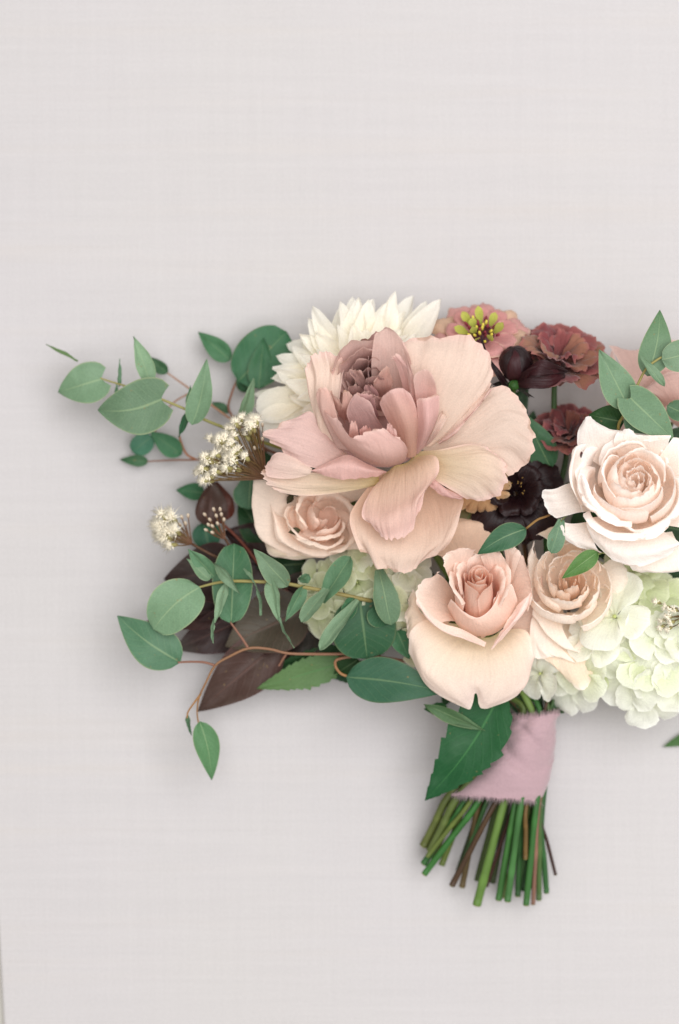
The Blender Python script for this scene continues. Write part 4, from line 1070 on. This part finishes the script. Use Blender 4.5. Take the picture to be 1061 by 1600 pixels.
# upper left pale sprig
T = thing('eucalyptus_sprig', 'pale heart leaved eucalyptus sprig reaching farthest out past the cream clusters', 'eucalyptus', (440, 700, 40))
twig(T, [(500,720,50),(440,700,66),(395,686,84),(355,670,98),(318,655,104),(293,641,106),(270,631,106),(250,623,106),(205,606,98),(160,592,88),(140,582,84)], [3.2,3,2.8,2.6,2.4,2.2,2.1,2,1.7,1.4,1.0], rgb(150,158,92), rgb(170,170,120))
lv(T, (159,592,88), (90,613,82), 74, 'heart', EL, fold=.10, arch=6)
lv(T, (252,624,112), (152,641,104), 98, 'heart', EL, fold=.10, arch=9, bend=8)
lv(T, (236,600,98), (209,526,112), 34, 'ovate', EL2, roll=22, fold=.2)
lv(T, (300,664,108), (323,562,126), 42, 'ovate', EL, roll=-12, fold=.16, arch=6, bend=-4)
lv(T, (122,564,84), (72,538,86), 9, 'lance', rgb(124,152,104), roll=40)
lv(T, (186,604,92), (187,563,102), 9, 'lance', EM, roll=55)
lv(T, (182,600,92), (182,618,98), 8, 'lance', EM, roll=50)
lv(T, (297,640,100), (279,684,94), 16, 'lance', ED, roll=35, m=M_EUCD)
lv(T, (292,640,104), (297,602,112), 11, 'lance', EM, roll=40)
lv(T, (376,664,90), (396,592,106), 26, 'ovate', EL2, roll=30, fold=.3)
cut_stem(T, (500,722,50), .55, (700,1246,54), (662,1322,36), 6.4, rgb(84,112,56), rgb(98,112,60))

# dark rear sprig against the board
T = thing('eucalyptus_sprig', 'dark green eucalyptus sprig with reddish twigs resting on the board beside the dahlia', 'eucalyptus', (430, 690, 20))
twig(T, [(480,720,36),(420,704,34),(385,672,34),(358,642,34),(362,615,36),(372,590,38)], [2.6,2.4,2.2,2,1.8,1.6], SBR, SBR)
twig(T, [(420,704,34),(360,712,30),(312,718,28),(270,719,24),(230,721,20)], [2.2,2,1.8,1.4,1.1], SBR, SBR, name='twig')
twig(T, [(306,718,28),(292,710,28),(284,694,28),(280,680,28)], [1.8,1.7,1.6,1.5], rgb(180,120,80), rgb(180,120,80), name='twig')
twig(T, [(385,672,34),(340,640,30),(300,610,28),(262,583,26)], [2,1.8,1.5,1.2], rgb(186,146,126), rgb(186,146,126), name='twig')
twig(T, [(300,612,28),(270,630,26),(252,655,24),(240,680,24)], [1.5,1.3,1.2,1.1], rgb(186,146,126), rgb(186,146,126), name='twig')
lv(T, (372,596,40), (448,518,48), 84, 'round', rgb(72,122,92), fold=.08, arch=5, m=M_EUCD)
lv(T, (404,608,48), (412,528,54), 44, 'ovate', rgb(64,116,84), fold=.1, m=M_EUCD)
lv(T, (376,585,36), (390,612,34), 30, 'round', rgb(58,104,74), m=M_EUCD)
lv(T, (360,563,34), (310,519,38), 36, 'ovate', rgb(84,130,98), fold=.1, m=M_EUCD)
lv(T, (262,583,26), (229,557,28), 22, 'ovate', rgb(70,112,80), m=M_EUCD)
lv(T, (360,645,30), (330,628,28), 16, 'lance', rgb(76,122,90), m=M_EUCD)
lv(T, (284,710,28), (234,674,30), 36, 'ovate', rgb(84,134,104), m=M_EUCD)
lv(T, (238,682,24), (206,706,22), 34, 'round', rgb(84,140,120), m=M_EUCD)
lv(T, (232,721,20), (187,718,18), 20, 'ovate', rgb(84,130,96), m=M_EUCD)
lv(T, (320,770,30), (275,766,28), 30, 'ovate', rgb(74,124,92), m=M_EUCD)
lv(T, (392,740,60), (388,796,64), 50, 'tongue', rgb(104,148,124), c2=rgb(96,140,112), fold=.1, roll=10, m=M_EUC)
lv(T, (410,742,56), (398,800,52), 26, 'ovate', rgb(62,92,48), roll=20, m=M_EUCD)
lv(T, (318,816,30), (330,870,28), 50, 'ovate', rgb(66,120,98), m=M_EUCD)
lv(T, (430,760,40), (402,700,44), 50, 'ovate', rgb(40,74,44), m=M_EUCD)
lv(T, (420,850,40), (372,780,36), 60, 'ovate', rgb(44,82,50), m=M_EUCD)
lv(T, (450,900,44), (390,830,40), 60, 'ovate', rgb(48,84,52), m=M_EUCD)
cut_stem(T, (480,722,34), .58, (760,1254,60), (727,1340,38), 3.6, rgb(50,94,56), rgb(62,106,62))

# right hand sprig above the white rose
T = thing('eucalyptus_sprig', 'pale green eucalyptus sprig standing up behind the white rose', 'eucalyptus', (966, 690, 120))
twig(T, [(975,740,120),(966,672,170),(974,650,182),(985,626,192),(996,602,198),(1009,577,202),(1024,564,204),(1040,556,204),(1075,548,198)], [2.8,2.6,2.5,2.4,2.2,2,1.9,1.6,1.2], rgb(150,142,84), rgb(168,170,112))
lv(T, (984,640,190), (936,546,200), 58, 'ovate', EL, fold=.12, arch=6)
lv(T, (1012,588,196), (1031,484,190), 56, 'ovate', EL, fold=.16, arch=6, c2=rgb(126,162,126), bend=-5)
lv(T, (1034,562,206), (1100,548,206), 52, 'round', EL2, fold=.08, arch=4)
lv(T, (1038,604,212), (998,553,216), 18, 'ovate', EL2, roll=25, fold=.4)
lv(T, (985,622,206), (1052,686,208), 68, 'heart', rgb(142,174,146), fold=.08, arch=5)
lv(T, (982,640,186), (1032,692,180), 56, 'round', rgb(126,162,138), fold=.1)
lv(T, (975,660,170), (920,648,160), 52, 'ovate', rgb(52,92,50), m=M_EUCD)
lv(T, (1042,634,150), (1090,656,150), 36, 'ovate', EM)
cut_stem(T, (975,738,118), .08, (835,1262,54), (808,1398,30), 3.4, rgb(66,104,56), rgb(58,98,52))

# single stems of eucalyptus leaves pushed between the roses
T = thing('eucalyptus_sprig', 'single green eucalyptus leaf on a brown stalk lying over the pink rose', 'eucalyptus', (850, 812, 110))
twig(T, [(872,796,120),(856,806,170),(840,812,210),(822,826,240)], [1.6,1.8,1.9,1.6], rgb(156,118,76), rgb(168,140,88))
lv(T, (822,826,240), (746,866,244), 44, 'ovate', rgb(78,128,98), fold=.16, arch=5, bend=-4)
T = thing('eucalyptus_sprig', 'blue green eucalyptus leaves tucked between the black flower and ruffled maroon flower', 'eucalyptus', (850, 740, 60))
twig(T, [(862,800,70),(862,760,84),(861,732,100)], 2, rgb(120,120,80))
lv(T, (861,732,104), (818,646,112), 54, 'ovate', rgb(66,114,80), fold=.06, arch=4, m=M_EUCD)
T = thing('leafy_tip', 'bright green pointed leaf resting across the small cream rose', 'leaf', (930, 880, 170))
twig(T, [(960,880,120),(945,864,180),(930,868,206)], 1.6, rgb(130,150,90))
lv(T, (934,862,206), (878,904,212), 32, 'ovate', rgb(106,146,86), fold=.3, arch=3)
T = thing('leafy_tip', 'grey green eucalyptus leaf hanging beside the lower petal of the white rose', 'leaf', (876, 812, 150))
twig(T, [(890,800,130),(884,806,176),(877,814,204)], 1.6, rgb(130,150,110))
lv(T, (877,812,204), (862,864,210), 28, 'tongue', rgb(128,158,138), fold=.3, roll=-15)

# burgundy leaves
SM = rgb(92, 62, 60); SMG = rgb(104, 90, 80); SMD = rgb(64, 40, 42); SMR = rgb(98, 54, 54)
T = thing('burgundy_leaf_branch', 'dark burgundy smoke bush leaves fanned out at the left under the eucalyptus', 'leaves', (470, 960, 30))
twig(T, [(600,990,50),(520,960,60),(470,940,62),(420,900,60),(380,850,52),(345,815,46)], [4,3.6,3.2,2.8,2.4,2.0], rgb(110,60,50), rgb(120,64,50))
def sm(b, t, w, shape='round', c=SM, **kw):
    kw.setdefault('wav', 7); kw.setdefault('fold', .36); kw.setdefault('roll', 14 * math.sin(b[0]))
    shape = 'ovate'
    return leaf(T, M_SMOKE, b, t, w, shape, col=c, col2=kw.pop('c2', c), nu=15, nv=21, **kw)
sm((328,822,44), (331,748,62), 58, 'round', SM, c2=rgb(88,62,58))
sm((356,812,36), (338,752,44), 40, 'round', rgb(110,50,40))
sm((380,890,50), (256,905,46), 104, 'round', SMD)
sm((360,950,52), (228,972,44), 62, 'ovate', SMD, c2=SMR)
sm((400,960,58), (272,1015,40), 80, 'round', SMD)
sm((480,950,70), (352,1010,72), 112, 'round', rgb(80,68,60), c2=SMG)
sm((440,1000,58), (309,1112,50), 92, 'ovate', SM, c2=rgb(82,58,54), arch=6)
sm((470,1010,50), (372,1082,42), 60, 'ovate', SMD, c2=SMR)
sm((510,960,56), (440,1025,54), 90, 'round', rgb(56,40,38))
sm((500,900,50), (430,990,52), 90, 'round', SMD)
sm((430,860,40), (350,830,38), 70, 'round', SMD)
sm((440,900,44), (370,850,44), 70, 'round', SMD)
cut_stem(T, (600,992,50), .47, (748,1258,54), (722,1386,28), 4.4, rgb(84,68,44), rgb(92,80,50))

# serrated green leaves
T = thing('serrated_leaf_stem', 'broad dark green serrated leaf hanging beside the pink ribbon', 'leaf', (780, 1080, 70))
twig(T, [(790,1060,80),(778,1082,96),(765,1096,104)], 2.6, rgb(70,112,60))
leaf(T, M_GLOSS, (784,1078,112), (664,1251,92), 98, 'ovate', col=rgb(40,100,58), col2=rgb(38,98,60), serr=.24, nserr=9, nu=17, nv=64, fold=.14, arch=10, bend=10, wav=4)
leaf(T, M_GLOSS, (700,1108,92), (662,1108,88), 22, 'ovate', col=rgb(42,96,52), col2=rgb(42,96,52), serr=.2, nserr=5, nv=24)
T = thing('serrated_leaf_stem', 'light green serrated leaf lying under the brown eucalyptus twig', 'leaf', (540, 1030, 40))
twig(T, [(600,1040,50),(560,1034,60),(534,1034,70)], 2.4, rgb(90,120,60))
leaf(T, M_GLOSS, (540,1034,72), (401,1076,74), 50, 'ovate', col=rgb(112,146,98), col2=rgb(122,154,104), serr=.28, nserr=12, nu=15, nv=50, fold=.2, arch=6, wav=3)
leaf(T, M_GLOSS, (560,1020,66), (410,1050,58), 44, 'ovate', col=rgb(40,76,40), col2=rgb(44,84,46), serr=.25, nserr=12, nu=15, nv=50, fold=.2, arch=6)
leaf(T, M_GLOSS, (500,1030,60), (560,1070,56), 30, 'ovate', col=rgb(50,100,60), col2=rgb(40,90,56), serr=.2, nserr=7, nv=30)
T = thing('leafy_tip', 'slim green leaf alone on the board beyond the hydrangea', 'leaf', (1080, 1150, 0))
twig(T, [(1130,1130,3),(1110,1140,5)], 2, rgb(90,120,60))
leaf(T, M_GLOSS, (1112,1139,5), (1036,1167,7), 26, 'ovate', col=rgb(96,134,84), col2=rgb(96,134,84), fold=.3)

# filler foliage that closes the inside of the bouquet
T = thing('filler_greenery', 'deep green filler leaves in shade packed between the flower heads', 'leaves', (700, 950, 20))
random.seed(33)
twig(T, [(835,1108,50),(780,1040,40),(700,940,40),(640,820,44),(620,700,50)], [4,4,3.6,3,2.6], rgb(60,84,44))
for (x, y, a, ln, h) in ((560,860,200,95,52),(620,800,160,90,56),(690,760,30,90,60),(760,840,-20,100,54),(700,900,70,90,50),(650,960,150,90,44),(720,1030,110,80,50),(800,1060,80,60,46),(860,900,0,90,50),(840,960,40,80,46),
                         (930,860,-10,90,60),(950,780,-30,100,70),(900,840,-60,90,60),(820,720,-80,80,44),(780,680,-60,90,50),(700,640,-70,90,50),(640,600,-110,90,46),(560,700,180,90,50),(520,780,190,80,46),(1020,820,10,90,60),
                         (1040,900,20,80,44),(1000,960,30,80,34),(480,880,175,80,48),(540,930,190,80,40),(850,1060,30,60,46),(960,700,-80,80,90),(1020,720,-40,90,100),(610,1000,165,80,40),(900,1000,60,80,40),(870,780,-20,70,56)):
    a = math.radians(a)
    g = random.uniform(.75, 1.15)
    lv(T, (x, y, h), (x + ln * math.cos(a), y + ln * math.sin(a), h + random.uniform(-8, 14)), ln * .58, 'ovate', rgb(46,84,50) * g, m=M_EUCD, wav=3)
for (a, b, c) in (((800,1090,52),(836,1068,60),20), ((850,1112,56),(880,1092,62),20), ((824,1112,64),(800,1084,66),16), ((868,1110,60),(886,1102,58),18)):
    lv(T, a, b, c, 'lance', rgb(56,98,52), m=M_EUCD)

# blush rose at the far shoulder, mostly beyond the eucalyptus
T = thing('blush_rose', 'soft dusty pink rose behind the standing eucalyptus sprig', 'rose', (1050, 640, 40))
DP = rgb(214, 184, 176); DPD = rgb(204, 168, 156)
for rows in ([[(1030,640,60),(1050,640,60),(1070,640,60)], [(990,600,84),(1030,585,88),(1080,590,86)], [(955,545,86),(1000,552,92),(1050,540,92),(1100,545,88)], [(950,540,80),(985,548,86),(1040,532,86),(1100,535,82)]],
             [[(1030,660,60),(1030,680,60)], [(985,640,86),(1000,690,84)], [(962,560,90),(960,620,92),(970,690,88)], [(954,545,84),(948,620,84),(958,690,82)]],
             [[(1050,640,70),(1080,650,70)], [(1030,620,104),(1090,620,104)], [(1010,610,110),(1050,590,116),(1110,600,110)], [(1004,606,104),(1050,580,110),(1110,590,104)]],
             [[(1050,660,70),(1080,680,70)], [(1040,650,112),(1080,650,114)], [(1030,640,120),(1060,626,124),(1100,640,120)]]):
    petal(T, M_PETAL, (rows, DPD, DP, rgb(224,198,188)), ruf=3, jag=2)
cut_stem(T, (1050, 660, 56), .99, (828,1258,46), (786,1402,24), 4.4, rgb(84,112,60), rgb(104,128,70))

# ------------------------------------------------------------------ cream thread flowers
EC = rgb(236, 228, 208); ECG = rgb(128, 132, 76); ECB = rgb(108, 76, 60)
def head(T, c, d, r, nth, ln, bud=False, spread=1.15):
    c = np.asarray(c, float); d = np.asarray(d, float); d /= np.linalg.norm(d)
    if bud:
        return MB().blob(c, (r * .55, r * .8), ECB, axis=d, n=7, m=5, col2=rgb(214,200,176)).build('bud', M_THREAD, T)
    o = MB().blob(c, (r * .62, r * 1.0), rgb(112,92,60), axis=d, n=7, m=5, col2=rgb(158,156,98)).build('flower_head', M_THREAD, T)
    mb = MB()
    for k in range(nth):
        v = d + np.array([random.gauss(0, spread * .5) for _ in range(3)])
        v /= np.linalg.norm(v)
        p = c + d * r * .7 + v * r * .25
        l = ln * random.uniform(.65, 1.1)
        mb.spike(p, p + v * l, 1.05, EC * random.uniform(.92, 1.03))
        if k % 3 == 0:
            mb.blob(p + v * l * .4, (2.0, 2.6), EC, n=5, m=3)
    mb.build('threads', M_THREAD, o, kind='stuff')
    return o
def corymb(label, base, hub, heads, stem_c=ECB, r=6, nth=26, ln=13, buds=()):
    T = thing('thread_flower', label, 'flower', base)
    MB().tube([base, tuple((np.array(base) + np.array(hub)) / 2 + np.array((0, 3, 6))), hub], [2.4, 2.2, 2.0], n=6, col=rgb(96,70,52)).build('stem', M_STEM, T)
    for i, h in enumerate(heads):
        c = np.array(h, float); d = c - np.array(hub, float); d[2] += random.uniform(-4, 14)
        m = np.array(hub) * .5 + c * .5 + np.array((random.uniform(-4, 4), random.uniform(-4, 4), -4))
        MB().tube([hub, m, c], [1.3, 1.1, .9], n=5, col=stem_c, col2=rgb(120,104,64)).build('pedicel', M_STEM, T)
        head(T, c, d, r * random.uniform(.85, 1.15), nth, ln)
    for h in buds:
        c = np.array(h, float); d = c - np.array(hub, float)
        MB().tube([hub, np.array(hub) * .45 + c * .55 + np.array((0, 3, -3)), c], [1.2, 1.0, .8], n=5, col=stem_c, col2=rgb(120,90,64)).build('pedicel', M_STEM, T)
        head(T, c, d, r * .8, 0, 0, bud=True)
    return T
random.seed(8)
hs = []
for (x, y, n, sp) in ((384,664,14,16), (350,690,14,17), (338,716,11,14), (366,706,12,15), (333,742,9,10), (362,730,6,12), (398,668,6,10)):
    for k in range(n):
        hs.append((x + random.gauss(0, sp * .62), y + random.gauss(0, sp * .5), 150 + random.uniform(-10, 12)))
T = corymb('large spiky cream flower cluster touching the left petals of the mauve rose', (440, 760, 100), (416, 748, 132), hs, r=6.0, nth=60, ln=13,
           buds=[(374,728,146), (380,716,146), (404,668,146), (410,686,144), (398,700,142), (410,664,146)])
hs = [(262 + random.gauss(0, 9), 832 + random.gauss(0, 16), 112 + random.uniform(-8, 8)) for k in range(22)]
T = corymb('small fluffy cream tuft on a thin stalk above the burgundy leaves', (370, 882, 90), (300, 850, 108), hs, r=6.5, nth=70, ln=19, buds=[(284,808,112),(290,818,112),(281,820,110),(294,806,112)])
T = corymb('little cluster of closed cream buds beside the burgundy leaves', (372, 870, 84), (352, 842, 100), [], buds=[(334,796,110),(338,806,112),(328,812,110),(322,828,110),(332,832,112),(320,804,108),(346,804,110),(340,818,114),(350,812,110),(326,820,112),(344,796,108),(332,822,114)], r=6)
hs = [(1048 + random.gauss(0, 9), 962 + random.gauss(0, 12), 176 + random.uniform(-6, 6)) for k in range(9)] + [(1068, 950, 174), (1072, 975, 174), (1030, 942, 172)]
T = corymb('spiky white thread flowers over the hydrangea', (1090, 985, 130), (1080, 960, 150), hs, r=5, nth=22, ln=12)

# ------------------------------------------------------------------ ribbon round the stems
T = thing('ribbon', 'dusty pink frayed cotton ribbon wrapped round the cut stems', 'ribbon', (805, 1185, 0))
RB = rgb(168, 141, 146)
secs = [((838,1121,60), 40, 44), ((832,1140,60), 40, 46), ((824,1165,58), 45, 46), ((812,1190,56), 54, 46), ((796,1218,55), 64, 44), ((775,1246,54), 72, 40)]
NR = 61
cs = cr(np.array([s[0] for s in secs], float), NR); ws = cr(np.array([[s[1], s[2]] for s in secs], float), NR)
nu = 96
P = np.zeros((NR, nu + 1, 3)); C = np.zeros((NR, nu + 1, 3))
for j in range(NR):
    for i in range(nu + 1):
        a = 2 * math.pi * (i % nu) / nu
        t = j / (NR - 1)
        # slanted wrap folds
        q = math.sin((a * 1.0 + t * 2.6) * 2.0 + .7) * 2.6 + 4.5 * nz(math.cos(a) * 1.4 + t * 1.5, math.sin(a) * 1.4, t * 2.2 + 3)
        st = (0.5 + 0.5 * math.sin(a * 1.0 + t * 5.2 + 1.1)) ** 3 * -6.0
        lay = float(smooth(np.array(t - .42 - .30 * math.sin(a + .6)), -.02, .02)) * 3.0
        wr = 1.3 * nz(a * 2.0 + t * 9, t * 16 - a * 1.2, 2.0)
        gro = -11.0 * math.exp(-((t - .62 - .22 * math.cos(a)) / .085) ** 2) * max(0, math.sin(a)) * (.35 + .65 * max(0, -math.cos(a + .5)))
        gro2 = -5.0 * math.exp(-((t - .30 - .25 * math.cos(a)) / .06) ** 2) * max(0, math.sin(a))
        q += lay + wr + gro + gro2
        rx, rz = ws[j, 0] + q + st, ws[j, 1] + q + st
        # the frame of the tube leans with the handle
        tx, ty = (-.42, .9) if t > .25 else (-.25, .97)
        nxv = (ty, -tx)
        P[j, i] = (cs[j, 0] + math.cos(a) * rx * .97, cs[j, 1] + math.cos(a) * (9 * t - 4) + (2.0 * nz(a * 3, 5.0) if j in (0, NR - 1) else 0), max(2.0, cs[j, 2] + math.sin(a) * rz))
        C[j, i] = RB
rib = MB().grid(P, C).build('wrap', M_RIBBON, T)
mb = MB(); random.seed(77)
for j, s in ((0, -1), (NR - 1, 1)):
    for k in range(900):
        f = random.random() * nu; i = int(f); g = f - i
        p = P[j, i] * (1 - g) + P[j, i + 1] * g
        l = random.uniform(3, 13)
        mb.spike(p - np.array((0, s * 1.0, 0)), p + np.array((random.gauss(0, 2.2), s * l, random.gauss(0, 2.2))), .7, RB * random.uniform(1.0, 1.3))
mb.build('frayed_edge', M_RIBBON, T, kind='stuff')
T = bpy.data.objects['filler_greenery']
T["_org"] = tuple(T.location)
for m_, e_, r_, c_ in (((728,1254,50),(690,1352,26),5.0,OL), ((752,1258,44),(716,1362,20),4.6,rgb(52,72,40)), ((776,1262,48),(746,1376,22),5.4,rgb(70,92,48)), ((792,1262,42),(770,1380,18),4.4,rgb(60,78,44)),
                      ((812,1262,44),(796,1382,20),5.6,rgb(48,86,46)), ((826,1262,40),(818,1392,20),5.0,rgb(44,84,46)), ((834,1262,44),(834,1388,22),4.6,rgb(56,84,48)), ((716,1248,46),(676,1342,24),5.0,rgb(104,112,60))):
    q_ = (804 + (m_[0] - 780) * .3, 1160, 54)
    MB().tube([q_, m_, tuple((np.array(m_) + np.array(e_)) / 2), e_], r_, n=8, col=c_, col2=c_).build('stem', M_STEM, T)

for o in bpy.data.objects:
    if "_org" in o.keys():
        del o["_org"]
scene.render.engine = 'CYCLES'
